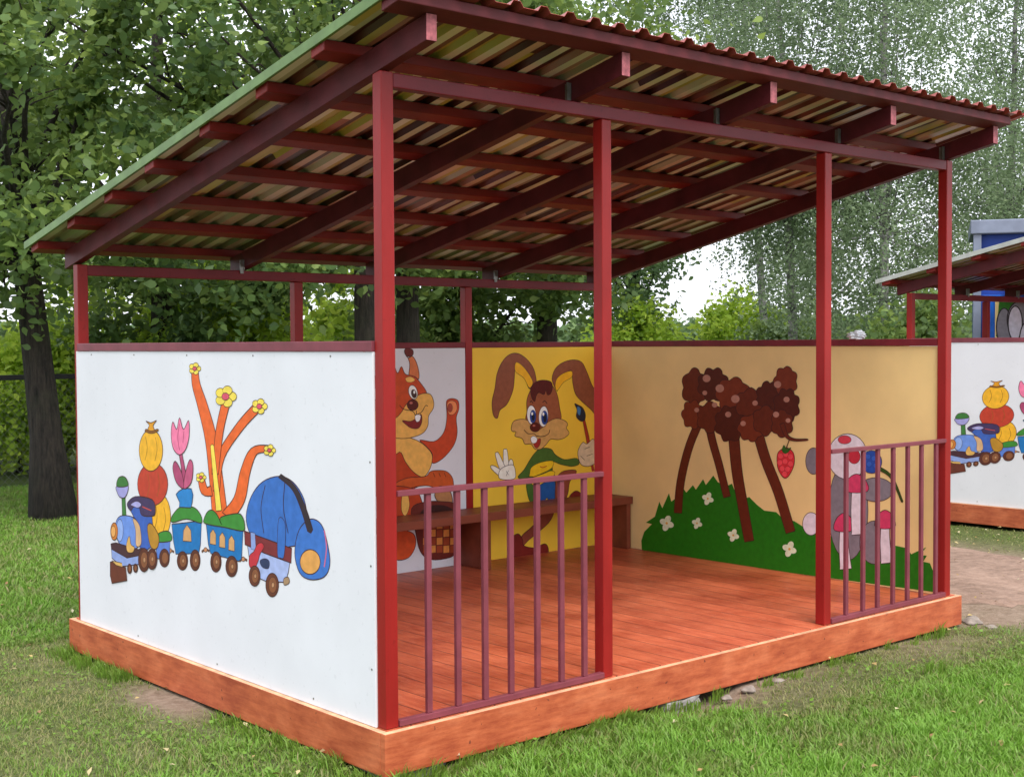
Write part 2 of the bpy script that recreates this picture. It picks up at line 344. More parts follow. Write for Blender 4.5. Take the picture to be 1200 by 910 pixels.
def roof():
    P = .1375; prof = [(0, 0), (.072, 0), (.088, .021), (.1215, .021)]; xs = []; x = -.16
    while x < 4.0:
        for a, h in prof: xs.append((x+a, h))
        x += P
    xs += [(xs[-1][0]+.016, 0), (4.128, 0)]
    m = MB(); rows = []
    Y0, Y1 = -.37, 3.05; ys = [Y0+(Y1-Y0)*k/14 for k in range(15)]
    for y in ys:
        rows.append([m.bm.verts.new((a, y+.0, zr(y)+RH+PH+.0035+h)) for a, h in xs])
    for A, B in zip(rows, rows[1:]):
        for k in range(len(A)-1): m.bm.faces.new((A[k], A[k+1], B[k+1], B[k]))
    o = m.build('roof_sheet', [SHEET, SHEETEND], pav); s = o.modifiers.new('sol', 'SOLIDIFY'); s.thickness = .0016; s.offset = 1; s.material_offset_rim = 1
    z = lambda y, h: zr(y)+RH+PH+h
    f = MB(); x0, x1 = -.178, -.164
    f.hexa([(x0, Y0, z(Y0, -.008)), (x1, Y0, z(Y0, -.008)), (x1, Y1, z(Y1, -.008)), (x0, Y1, z(Y1, -.008)), (x0, Y0, z(Y0, .032)), (x1, Y0, z(Y0, .032)), (x1, Y1, z(Y1, .032)), (x0, Y1, z(Y1, .032))])
    f.hexa([(x1+.0, Y0, z(Y0, .0285)), (x1+.10, Y0, z(Y0, .0285)), (x1+.10, Y1, z(Y1, .0285)), (x1, Y1, z(Y1, .0285)), (x1, Y0, z(Y0, .0315)), (x1+.10, Y0, z(Y0, .0315)), (x1+.10, Y1, z(Y1, .0315)), (x1, Y1, z(Y1, .0315))])
    part(f, 'roof_edge_flashing', FLASH, .002)
    for xe in (4.075,):
        part(MB().hexa([(xe+.055, Y0, z(Y0, .001)), (xe+.058, Y0, z(Y0, .001)), (xe+.058, Y1, z(Y1, .001)), (xe+.055, Y1, z(Y1, .001)), (xe+.055, Y0, z(Y0, .022)), (xe+.058, Y0, z(Y0, .022)), (xe+.058, Y1, z(Y1, .022)), (xe+.055, Y1, z(Y1, .022))]), 'roof_edge_flashing', SHEETEND, 0)
roof()
ZW = 1.442; ZC = 1.484
wl = part(MB().box(-.006, .004, PW+.004, D-.036, -.002, ZW), 'wall_panel', WHITE, .001, label='white outer wall panel painted with a toy train')
wb = part(MB().box(PW+.004, XB2-.002, 2.776, 2.786, .002, ZW), 'wall_panel', WHITE, .001)
wb1 = part(MB().box(XB2+PW+.002, XB3-.002, 2.776, 2.786, .002, ZW), 'wall_panel', WHITE, .001, label='white back wall panel with a painted squirrel')
wb2 = part(MB().box(XB3+PW+.002, W-PW-.002, 2.776, 2.786, .002, ZW), 'wall_panel', YELL, .001, label='yellow back wall panel with a painted hare')
wr = part(MB().box(3.962, 3.972, PW+.004, D-PW-.002, .002, ZW), 'wall_panel', OCHR, .001, label='ochre side wall panel with a painted green hill')
part(MB().box(-.012, .046, PW+.002, D-PW-.002, ZW+.001, ZC), 'cap_rail', MAUVE, .003)
part(MB().box(3.952, 4.010, PW+.002, D-PW-.002, ZW+.001, ZC), 'cap_rail', BRED, .003)
for a, b in ((PW, XB2), (XB2+PW, XB3), (XB3+PW, W-PW)):
    part(MB().box(a+.001, b-.001, D-PW+.002, D-.004, ZW+.001, ZC-.004), 'cap_rail', BRED, .003)
for k, (y, z) in enumerate([(y, 1.425) for y in (.35, .95, 1.55, 2.1, 2.6)]+[(.085, z) for z in (.22, .62, 1.02)]+[(y, .025) for y in (.5, 1.3, 2.1)]):
    part(MB().tube([(-.0075, y, z), (-.0055, y, z)], .0045, 8), 'screw', STEEL, 0, parent=wl)
def railing(xa, xb, bal):
    r = empty('railing', (xa, 0, 0)); r.parent = pav
    def sub(name, *b): o = part(MB().box(b[0]-xa, b[1]-xa, *b[2:]), name, MAUVE, .002, parent=r)
    sub('top_rail', xa, xb-.0015, -.006, .018, .889, .911)
    sub('bottom_rail', xa, xb-.0015, -.006, .024, .004, .028)
    for x in bal: sub('baluster', x-.0125, x+.0125, 0, .018, .0285, .8885)
railing(PW+.001, X2, (.211, .358, .5, .639, .787, .925, 1.062))
railing(X3+PW+.001, W-PW, (2.99, 3.145, 3.281, 3.429, 3.572, 3.71, 3.861))
bn = part(MB().box(.07, 3.955, 2.49, 2.765, .352, .374), 'bench', BENCH, .003)
part(MB().box(.07, 3.955, 2.478, 2.489, .322, .374), 'bench_apron', BENCH, .002)
for x in (.08, 1.38, 2.60, 3.91):
    part(MB().box(x, x+.04, 2.495, 2.76, .001, .3515), 'leg', BENCH, .002, parent=bn)

# ---- murals: flat paint on the boards, traced where it stands on each wall
INK = '3A1A1C'; PMATS = {}
def pm(h, gain=1.0):
    if h not in PMATS: PMATS[h] = paint('wall_paint_'+h.lower(), mul(lin(h), gain), .13, 26, .5, .12)
    return PMATS[h]
class Mural:
    def __init__(s, n, p0, ux, tr, gain=1.0):
        s.n = np.array(n, float); s.p0 = np.array(p0, float); s.ux = np.array(ux, float); s.uz = np.array((0, 0, 1.))
        s.tr = tr; s.V = []; s.F = []; s.M = []; s.mats = []; s.boxes = []; s.gain = gain
    def pt(s, x, y):
        px, py = s.tr(x, y); d = ray(px, py); t = ((s.p0-CAMP)@s.n)/(d@s.n); P = CAMP+t*d-s.p0; return (float(P@s.ux), float(P@s.uz))
    def mi(s, h):
        m = pm(h, s.gain)
        if m not in s.mats: s.mats.append(m)
        return s.mats.index(m)
    def sm(s, pts, n=4, closed=True):
        N = len(pts); out = []
        for i in range(N if closed else N-1):
            g = (lambda k: pts[k % N]) if closed else (lambda k: pts[min(max(k, 0), N-1)])
            p0, p1, p2, p3 = g(i-1), g(i), g(i+1), g(i+2)
            for k in range(n):
                t = k/n
                out.append(tuple(.5*((2*p1[j])+(-p0[j]+p2[j])*t+(2*p0[j]-5*p1[j]+4*p2[j]-p3[j])*t*t+(-p0[j]+3*p1[j]-3*p2[j]+p3[j])*t**3) for j in (0, 1)))
        if not closed: out.append(pts[-1])
        return out
    def emit(s, polys, z, mi):
        for tri in polys:
            b = len(s.V); s.V += [tuple(s.p0+s.ux*u+s.uz*v+s.n*z) for u, v in tri]; s.F.append(tuple(range(b, b+len(tri)))); s.M.append(mi)
    def lay(s, q):
        us = [a for a, b in q]; vs = [b for a, b in q]; bb = (min(us), min(vs), max(us), max(vs)); L = 0
        for (c, l) in s.boxes:
            if not (bb[2] < c[0] or bb[0] > c[2] or bb[3] < c[1] or bb[1] > c[3]): L = max(L, l+1)
        s.boxes.append((bb, L)); return .0008+L*.00022
    def fill(s, pts, col, ink=INK, lw=.0045, smooth=True, n=4):
        q = [s.pt(*p) for p in pts]
        if smooth: q = s.sm(q, n)
        z = s.lay(q); tris = tessellate_polygon([[Vector((a, b, 0)) for a, b in q]])
        s.emit([[q[i] for i in t] for t in tris], z, s.mi(col))
        if ink: s.ribbon(q+[q[0]], z+.00011, ink, lw)
    def ribbon(s, q, z, col, lw):
        mi = s.mi(col); q = [np.array(a) for a in q]; L = []; R = []
        for i, p in enumerate(q):
            t = q[min(i+1, len(q)-1)]-q[max(i-1, 0)]; l = np.hypot(*t) or 1; nrm = np.array((-t[1], t[0]))/l*lw/2; L.append(p+nrm); R.append(p-nrm)
        for i in range(len(q)-1): s.emit([[L[i], L[i+1], R[i+1], R[i]]], z, mi)
    def line(s, pts, col=INK, lw=.005):
        q = s.sm([s.pt(*p) for p in pts], 5, False); s.ribbon(q, s.lay(q), col, lw)
    def ell(s, x, y, rx, ry, col, ink=INK, lw=.004, rot=0):
        c, sn = math.cos(rad(rot)), math.sin(rad(rot)); pts = [(x+rx*math.cos(a)*c-ry*math.sin(a)*sn, y+rx*math.cos(a)*sn+ry*math.sin(a)*c) for a in [2*math.pi*k/14 for k in range(14)]]
        s.fill(pts, col, ink, lw, True, 2)
    def limb(s, pts, w0, w1, col, lw=.0045):
        q = [np.array(p) for p in s.sm(pts, 5, False)]; N = len(q)-1; L = []; R = []
        for i, p in enumerate(q):
            t = q[min(i+1, N)]-q[max(i-1, 0)]; t = t/(np.hypot(*t) or 1); w = (w0+(w1-w0)*i/N)/2; nn = np.array((-t[1], t[0]))*w; L.append(tuple(p+nn)); R.append(tuple(p-nn))
        t = q[-1]-q[-2]; t = t/np.hypot(*t); tip = tuple(q[-1]+t*w1*.5)
        s.fill(L+[tip]+R[::-1], col, INK, lw, False)
    def cloud(s, x, y, rx, ry, n, col, seed=0):
        r = random.Random(seed); pts = []
        for k in range(n):
            a0 = 2*math.pi*k/n
            for t, m in ((0, .9), (.3, 1.04), (.55, 1.08), (.8, 1.0)):
                a = a0+2*math.pi/n*t; m2 = m+r.uniform(-.03, .03); pts.append((x+rx*m2*math.cos(a), y+ry*m2*math.sin(a)))
        s.fill(pts, col, INK, .0045, True, 2)
    def build(s, parent, name='mural', label=None):
        me = bpy.data.meshes.new(name); me.from_pydata(s.V, [], s.F)
        for m in s.mats: me.materials.append(m)
        me.polygons.foreach_set('material_index', s.M); me.update()
        o = link(name, me, parent)
        if label: o['label'] = label
        return o

# the toy train on the white outer wall
T = Mural((-1, 0, 0), (-.006, 0, 0), (0, 1, 0), lambda x, y: (100+x/3.033, 410+y/3.033), .95)
def train(T):
    f, e, l = T.fill, T.ell, T.line
    # couplings
    for x, y in ((302, 715), (428, 712), (562, 745)):
        l([(x-14, y+4), (x, y-4), (x+14, y+2)], '6B4A3A', .012); e(x, y-3, 6, 8, 'C98B63', lw=.003)
    # blue bundles tied with a dark strap on the last wagon
    f([(585, 650), (572, 590), (590, 520), (630, 468), (690, 448), (740, 470), (778, 530), (790, 610), (780, 680), (700, 700), (620, 680)], '3A6FC0')
    f([(760, 640), (800, 600), (840, 620), (862, 690), (870, 760), (850, 805), (800, 815), (762, 790), (745, 720)], '3E74C6')
    e(800, 752, 36, 44, 'E0A257'); T.limb([(692, 446), (742, 490), (775, 560), (800, 640)], 14, 20, '33272F'); l([(640, 480), (625, 560), (635, 650)]); l([(710, 470), (705, 560), (722, 650)])
    l([(850, 640), (858, 700), (850, 770)], 'D06A8C', .008)
    # last wagon
    f([(572, 655), (735, 705), (722, 790), (712, 825), (640, 820), (598, 800), (582, 730)], 'A9B8E6', smooth=False)
    f([(566, 642), (735, 704), (732, 756), (700, 744), (640, 722), (568, 690)], '7C2E33', smooth=False)
    f([(588, 646), (604, 650), (608, 712), (590, 706)], '8FA3DA', smooth=False, lw=.003)
    f([(688, 600), (712, 620), (708, 728), (695, 738), (684, 722)], '3A6FC0', lw=.003)
    f([(600, 715), (612, 690), (628, 684), (636, 700), (622, 725), (615, 750), (600, 780), (584, 765), (585, 730)], 'C23340', lw=.003)
    f([(622, 748), (640, 740), (655, 750), (652, 775), (630, 770)], '2F3A5E', lw=.002)
    f([(706, 812), (722, 806), (726, 826), (708, 834)], 'A98A6A', lw=.003)
    for x, y, rx, ry in ((603, 802, 20, 36), (665, 834, 23, 42)):
        e(x, y, rx, ry, '6A3A2A'); e(x+2, y, rx*.62, ry*.68, '8A5638', lw=.002); e(x+3, y, rx*.2, ry*.22, 'C0906A', lw=.002)
    # orange branching plant standing in the third wagon
    lm = T.limb
    lm([(480, 600), (468, 480), (448, 320), (418, 200), (394, 120), (390, 60)], 56, 22, 'E8682C')
    lm([(466, 500), (482, 380), (550, 272), (615, 200)], 24, 34, 'E8682C')
    lm([(505, 590), (548, 530), (570, 430), (600, 360), (650, 350)], 46, 24, 'E8682C')
    lm([(450, 500), (425, 500), (412, 455)], 36, 22, 'E8682C'); lm([(462, 440), (478, 290), (500, 190)], 24, 30, 'E8682C')
    lm([(476, 570), (464, 460), (452, 340)], 20, 12, 'F5DC58', .003)
    for x, y, r in ((390, 66, 20), (500, 165, 36), (620, 200, 26), (656, 356, 20), (412, 452, 17)):
        for a in range(0, 360, 72): e(x+r*.62*math.cos(rad(a)), y+r*.62*math.sin(rad(a)), r*.46, r*.46, 'F5DC58', lw=.003)
        e(x, y, r*.36, r*.36, 'D9536B', lw=.003)
    # third wagon
    f([(430, 614), (562, 638), (556, 742), (546, 750), (446, 722), (438, 690)], '1F74B8', smooth=False)
    f([(424, 598), (436, 574), (452, 568), (470, 585), (486, 620), (482, 594), (540, 580), (560, 592), (568, 624), (560, 642), (500, 630), (428, 616)], '3E8A36')
    for k in range(3):
        x, y = 455+33*k, 658+11*k; f([(x-11, y+30), (x-10, y-8), (x, y-22), (x+10, y-4), (x+10, y+34)], 'D2A06A', smooth=False, lw=.003)
    for x, y, rx, ry in ((465, 752, 19, 36), (521, 768, 21, 37)):
        e(x, y, rx, ry, '5E3024'); e(x+2, y, rx*.62, ry*.68, '8A5638', lw=.002); e(x+3, y, rx*.2, ry*.22, 'C0906A', lw=.002)
    # second wagon with a pink tulip
    f([(308, 618), (414, 606), (410, 690), (404, 722), (322, 724), (314, 680)], '1F74B8', smooth=False)
    f([(306, 596), (325, 568), (345, 556), (385, 558), (408, 580), (416, 604), (408, 614), (360, 600), (312, 612)], '3E8A36')
    f([(323, 512), (334, 500), (352, 490), (378, 492), (384, 515), (380, 545), (376, 560), (334, 558), (336, 540)], '2C82C8', smooth=False)
    f([(348, 678), (350, 640), (362, 620), (376, 640), (378, 680)], 'D2A06A', smooth=False, lw=.003)
    T.limb([(355, 492), (350, 430), (338, 360)], 16, 10, 'B04A72')
    f([(352, 492), (325, 470), (312, 420), (322, 395), (345, 440)], 'B04A72'); f([(352, 492), (378, 470), (384, 410), (372, 390), (356, 440)], 'C2587E')
    f([(336, 372), (314, 350), (306, 300), (312, 255), (326, 282), (336, 240), (350, 282), (368, 250), (370, 305), (358, 352)], 'F07FA6'); l([(336, 262), (330, 310), (336, 355)], 'A33A5C', .005); l([(352, 288), (348, 330)], 'A33A5C', .004)
    for x, y, rx, ry in ((346, 748, 19, 33), (391, 746, 18, 37)):
        e(x, y, rx, ry, '5E3024'); e(x+2, y, rx*.62, ry*.68, '8A5638', lw=.002); e(x+3, y, rx*.2, ry*.22, 'C0906A', lw=.002)
    # yellow and red sacks stacked on the tender
    e(262, 592, 42, 84, 'F0B42E', lw=.0045); e(240, 476, 54, 76, 'C0402C', lw=.0045); e(234, 356, 42, 74, 'F0B42E', lw=.0045)
    f([(222, 288), (228, 266), (216, 252), (234, 258), (254, 250), (242, 268), (248, 290)], 'E09A24', lw=.004); T.limb([(214, 284), (236, 292), (258, 284)], 9, 9, '8E5A1C', .003)
    for x, y in ((215, 350), (250, 352), (222, 480), (258, 478), (250, 590), (280, 600)): l([(x, y-42), (x+6, y), (x-2, y+42)], '8E5A1C', .004)
    # locomotive
    f([(250, 682), (302, 676), (300, 735), (290, 745), (256, 740)], '5C7FCE', smooth=False); f([(250, 680), (260, 652), (290, 642), (306, 654), (304, 678)], '3E8A36')
    e(282, 738, 18, 32, '5E3024'); e(284, 738, 11, 21, '8A5638', lw=.002)
    f([(150, 548), (178, 520), (238, 530), (248, 575), (238, 590), (246, 690), (218, 712), (196, 708), (184, 612)], '3E62B8', smooth=False)
    f([(150, 545), (180, 520), (240, 532), (250, 578), (236, 590), (202, 586), (192, 558), (174, 556), (162, 570)], '44345C')
    f([(162, 548), (184, 536), (200, 548), (190, 560), (175, 556)], 'A9A6DA', lw=.003); l([(204, 556), (236, 570)], 'C04A44', .006)
    f([(222, 625), (238, 618), (262, 660), (258, 700), (240, 706), (228, 680)], 'B8862C')
    f([(130, 522), (142, 520), (146, 594), (132, 596)], '3F7A3A', smooth=False); f([(112, 484), (152, 480), (150, 508), (140, 524), (124, 522), (114, 504)], 'A3A0DA'); f([(114, 484), (118, 456), (134, 448), (148, 458), (152, 482)], '3F7A3A')
    f([(110, 640), (112, 605), (130, 588), (168, 592), (186, 614), (192, 690), (170, 706), (140, 698), (118, 680)], '6C90DC')
    f([(170, 600), (182, 604), (196, 630), (200, 688), (182, 694), (180, 640)], 'D8AE82', lw=.003); e(124, 640, 12, 40, '93AEE8', lw=.003)
    e(104, 644, 13, 31, 'C97A34'); e(101, 644, 8, 20, 'E6A860', lw=.003)
    f([(92, 688), (110, 684), (190, 708), (204, 700), (196, 730), (150, 738), (94, 708)], '4A2C34', smooth=False)
    f([(94, 706), (150, 738), (198, 728), (196, 760), (132, 768), (96, 738)], '8FA3DA', smooth=False); f([(148, 690), (158, 660), (164, 690), (176, 700), (170, 718), (152, 716)], 'E0B060', lw=.003)
    f([(90, 752), (104, 750), (112, 762), (145, 772), (150, 818), (96, 828), (90, 800)], '6A3426', smooth=False); f([(96, 748), (132, 756), (134, 770), (112, 764)], 'D8AE62', lw=.003, smooth=False)
    for x, y, rx, ry in ((159, 776, 8, 17), (180, 774, 8, 15), (210, 745, 20, 42), (239, 742, 18, 37)):
        e(x, y, rx, ry, '5E3024'); e(x+1, y, rx*.6, ry*.68, '8A5638', lw=.002)
        if rx > 10: e(x+2, y, rx*.2, ry*.22, 'C0906A', lw=.002)
train(T)
T.build(wl, label='painted toy train of four wagons with coloured loads')

# the squirrel and the hare on the back wall
Q = Mural((0, -1, 0), (0, 2.776, 0), (1, 0, 0), lambda x, y: (440+x/4.286, 380+y/4.286), 1.5)
def squirrel(Q):
    f, e, l = Q.fill, Q.ell, Q.line
    OR, CR, DK = '9C3414', 'C8974A', '5A1A14'
    f([(-20, 600), (40, 560), (125, 560), (160, 620), (190, 700), (230, 790), (180, 830), (110, 850), (-60, 850), (-60, 700)], OR)
    f([(15, 620), (60, 570), (150, 565), (215, 585), (260, 620), (285, 660), (275, 720), (240, 765), (190, 740), (150, 690), (120, 640), (60, 700), (30, 680)], CR)
    f([(222, 580), (290, 588), (330, 560), (350, 520), (358, 460), (355, 400), (362, 378), (390, 372), (415, 385), (418, 425), (405, 470), (410, 540), (396, 600), (360, 650), (320, 685), (285, 695), (285, 650), (255, 612)], 'A83A1C')
    f([(362, 430), (360, 395), (382, 382), (405, 395), (408, 430), (390, 452), (370, 452)], 'C87A4A', lw=.003); e(374, 418, 12, 22, '8E3A2C', lw=.002)
    f([(160, 128), (150, 150), (165, 168), (185, 160), (205, 190), (218, 240), (216, 275), (196, 262), (168, 262), (172, 200), (160, 160)], 'B5643A')
    f([(145, 130), (158, 120), (186, 128), (188, 152), (170, 162), (150, 152)], DK)
    f([(-60, 128), (-50, 150), (-65, 168), (-105, 190), (-118, 240), (-116, 275), (-70, 262)], 'B5643A')
    f([(-120, 300), (-60, 262), (0, 258), (30, 215), (60, 250), (88, 200), (110, 245), (130, 212), (150, 250), (195, 262), (230, 300), (258, 350), (240, 420), (200, 480), (100, 520), (-40, 500), (-140, 420)], 'A83E18')
    f([(-100, 350), (-40, 330), (20, 420), (90, 470), (130, 440), (155, 400), (220, 352), (270, 348), (290, 380), (290, 420), (266, 460), (262, 510), (230, 550), (150, 572), (60, 565), (-30, 555), (-120, 500), (-140, 420)], CR)
    f([(150, 270), (175, 262), (198, 278), (180, 290), (158, 288)], 'E0A050', lw=.002)
    f([(-20, 420), (-26, 360), (0, 318), (24, 350), (22, 410), (0, 432)], 'B5643A', lw=.003)
    e(188, 340, 22, 36, 'E2D6CE', rot=-14); e(192, 348, 13, 22, '3A2420', lw=.002, rot=-14); e(194, 340, 5, 8, 'F0ECEA', None)
    e(10, 345, 22, 36, 'E2D6CE', rot=10); e(16, 352, 13, 22, '3A2420', lw=.002); e(18, 344, 5, 8, 'F0ECEA', None)
    e(186, 404, 28, 27, '4A120E'); e(178, 394, 8, 6, 'A05A50', None)
    f([(135, 482), (175, 486), (205, 470), (228, 450), (232, 488), (215, 520), (180, 520), (150, 500)], '6E1A1A', lw=.004)
    f([(197, 462), (210, 452), (226, 458), (220, 484), (204, 488)], 'EFE6DC', lw=.003)
    l([(120, 405), (140, 425), (185, 435), (198, 455)], INK, .005); l([(198, 455), (230, 440), (250, 408), (262, 410)], INK, .005); l([(205, 432), (204, 452)], INK, .005)
    # foot, basket
    f([(100, 800), (160, 770), (250, 762), (275, 738), (320, 732), (360, 740), (388, 775), (386, 830), (340, 840), (270, 810), (200, 815), (140, 830)], 'A8481C')
    for x in (290, 318, 345): l([(x, 745), (x+8, 765)], INK, .004)
    f([(60, 830), (120, 812), (200, 830), (230, 880), (240, 950), (200, 1020), (120, 1030), (60, 1000)], OR)
    f([(135, 850), (160, 850), (170, 910), (150, 960), (130, 930)], CR, lw=.003)
    f([(305, 830), (330, 812), (375, 840), (385, 900), (350, 925), (300, 870)], '9A6A44', lw=.006)
    f([(180, 925), (250, 890), (330, 888), (400, 900), (430, 960), (420, 1060), (405, 1140), (370, 1170), (280, 1180), (225, 1140), (200, 1040)], '5A1E16')
    f([(225, 945), (270, 912), (340, 908), (386, 930), (370, 950), (250, 958)], '2E1210', lw=.003)
    for i in range(5):
        for j in range(4):
            x, y = 238+i*34, 990+j*40
            f([(x, y), (x+30, y-3), (x+30, y+34), (x, y+37)], ('C07A3A', '8A3A1E')[(i+j) % 2], '5A1E16', .002, False)
    f([(70, 1060), (120, 1030), (190, 1050), (200, 1110), (165, 1170), (100, 1180), (60, 1130)], 'B5441C')
squirrel(Q)
Q.build(wb1, label='painted orange squirrel with a basket')
H = Mural((0, -1, 0), (0, 2.776, 0), (1, 0, 0), lambda x, y: (440+x/4.286, 380+y/4.286), 1.5)
def hare(H):
    f, e, l = H.fill, H.ell, H.line
    BR, MZ = '7A442E', 'B48A50'
    f([(770, 320), (745, 255), (705, 190), (698, 260), (690, 330), (660, 400), (625, 430), (612, 470), (592, 455), (585, 390), (600, 320), (610, 250), (635, 190), (672, 152), (715, 146), (760, 175), (795, 225), (808, 290), (800, 320)], BR)
    f([(705, 190), (735, 205), (768, 245), (790, 290), (772, 318), (745, 270), (702, 235)], 'E09A1C', lw=.003)
    f([(890, 290), (888, 260), (905, 220), (940, 192), (990, 178), (1035, 190), (1062, 240), (1085, 300), (1108, 350), (1120, 470), (1085, 430), (1040, 390), (1005, 350), (990, 290), (985, 232), (950, 250), (920, 300), (912, 335)], BR)
    f([(903, 300), (912, 270), (945, 244), (985, 234), (985, 265), (945, 290), (915, 330), (905, 325)], 'E09A1C', lw=.003)
    # body and arms
    f([(715, 765), (745, 730), (775, 680), (800, 645), (830, 622), (880, 625), (905, 655), (950, 678), (1010, 672), (1022, 700), (985, 712), (930, 702), (890, 690), (888, 740), (870, 760), (780, 765), (740, 775)], '3C5A22')
    f([(775, 745), (785, 715), (830, 692), (890, 685), (885, 720), (840, 745), (778, 768)], 'E8A81C', lw=.003)
    f([(760, 770), (820, 765), (885, 735), (905, 790), (900, 830), (850, 800), (815, 830), (790, 900), (765, 860)], '3C5A22')
    f([(775, 775), (840, 750), (880, 735), (900, 745), (870, 790), (812, 815), (785, 800)], 'E8A81C', lw=.003)
    l([(825, 712), (840, 718), (860, 710)], 'A02A1A', .006)
    f([(815, 820), (850, 792), (895, 780), (905, 840), (905, 900), (870, 905), (862, 870), (835, 900), (812, 890)], '1A4A86')
    f([(905, 790), (935, 740), (1000, 730), (1005, 750), (975, 790), (965, 850), (940, 900), (905, 900)], '7A3A2A')
    f([(955, 905), (975, 860), (1005, 835), (1030, 850), (1020, 885), (985, 910)], '6A1E18')
    # leg below the seat and shoe
    f([(900, 905), (880, 980), (820, 1040), (770, 1080), (740, 1110), (700, 1120), (735, 1060), (790, 1010), (830, 960), (850, 905)], '7A3A2A')
    f([(672, 1130), (680, 1075), (715, 1050), (738, 1080), (745, 1110), (800, 1120), (850, 1100), (868, 1130), (855, 1180), (790, 1210), (715, 1205), (680, 1180)], '6A1E18')
    # hand
    for x0, y0, x1, y1 in ((660, 770, 652, 640), (640, 730, 612, 655), (632, 750, 590, 718), (680, 740, 680, 690)):
        dx, dy = x1-x0, y1-y0; L = math.hypot(dx, dy); nx, ny = -dy/L*13, dx/L*13
        f([(x0+nx, y0+ny), (x1+nx*.8, y1+ny*.8), (x1+dx/L*14, y1+dy/L*14), (x1-nx*.8, y1-ny*.8), (x0-nx, y0-ny)], 'D2CCC0', lw=.004)
    f([(625, 775), (622, 735), (650, 712), (690, 705), (702, 740), (695, 775)], 'D2CCC0', lw=.004); l([(655, 735), (668, 755)], INK, .003); l([(668, 732), (655, 760)], INK, .003)
    # brush in the other hand
    f([(1040, 480), (1052, 478), (1072, 560), (1098, 735), (1088, 738), (1062, 600)], '8A2A1E', smooth=False, lw=.003)
    f([(1000, 398), (1018, 405), (1040, 418), (1054, 450), (1050, 480), (1030, 485), (1008, 462), (1012, 430)], '1E2230'); f([(1014, 412), (1030, 424), (1026, 455), (1015, 445)], '3A6A9A', None)
    f([(1016, 640), (1040, 592), (1062, 600), (1090, 575), (1108, 600), (1102, 650), (1108, 690), (1070, 712), (1030, 700)], 'B8A488')
    l([(1050, 625), (1075, 615)], INK, .004); l([(1060, 660), (1090, 650)], INK, .004); l([(1030, 660), (1050, 680)], INK, .004)
    # head
    f([(760, 440), (760, 380), (778, 330), (800, 295), (840, 285), (880, 300), (910, 345), (925, 420), (930, 480), (880, 540), (790, 540), (755, 480)], '84492F')
    f([(786, 372), (778, 330), (796, 295), (835, 280), (880, 288), (888, 318), (878, 348), (862, 352), (855, 330), (846, 352), (820, 342), (806, 360), (800, 386)], '4A1414')
    l([(838, 392), (850, 384), (862, 398)], INK, .006); l([(776, 392), (782, 384), (790, 396)], INK, .006)
    f([(682, 515), (695, 485), (740, 475), (775, 490), (800, 530), (835, 520), (865, 490), (905, 472), (945, 480), (965, 500), (958, 520), (972, 545), (950, 568), (915, 578), (880, 575), (858, 600), (830, 625), (800, 625), (780, 600), (750, 600), (735, 572), (700, 560), (705, 540), (685, 535)], MZ)
    e(783, 454, 23, 48, 'F0ECE8', rot=-3); e(790, 462, 15, 33, '1E3E86', lw=.002); e(791, 464, 8, 20, '10142A', None); e(786, 448, 5, 8, 'F4F4F4', None)
    e(843, 462, 24, 52, 'F0ECE8', rot=3); e(848, 468, 16, 35, '1E3E86', lw=.002); e(850, 470, 9, 22, '10142A', None); e(842, 450, 5, 9, 'F4F4F4', None)
    e(801, 516, 26, 23, '4A120E'); e(795, 508, 7, 5, 'A05A50', None)
    l([(745, 528), (765, 548), (795, 548), (808, 560)], INK, .005); l([(808, 560), (840, 562), (868, 548), (874, 528)], INK, .005)
    f([(790, 575), (812, 578), (828, 572), (826, 600), (812, 620), (798, 612)], '8A241E', lw=.003); f([(778, 572), (792, 560), (810, 572), (806, 592), (786, 596)], 'F4EEE4', lw=.003)
hare(H)
H.build(wb2, label='painted brown hare with a paintbrush')

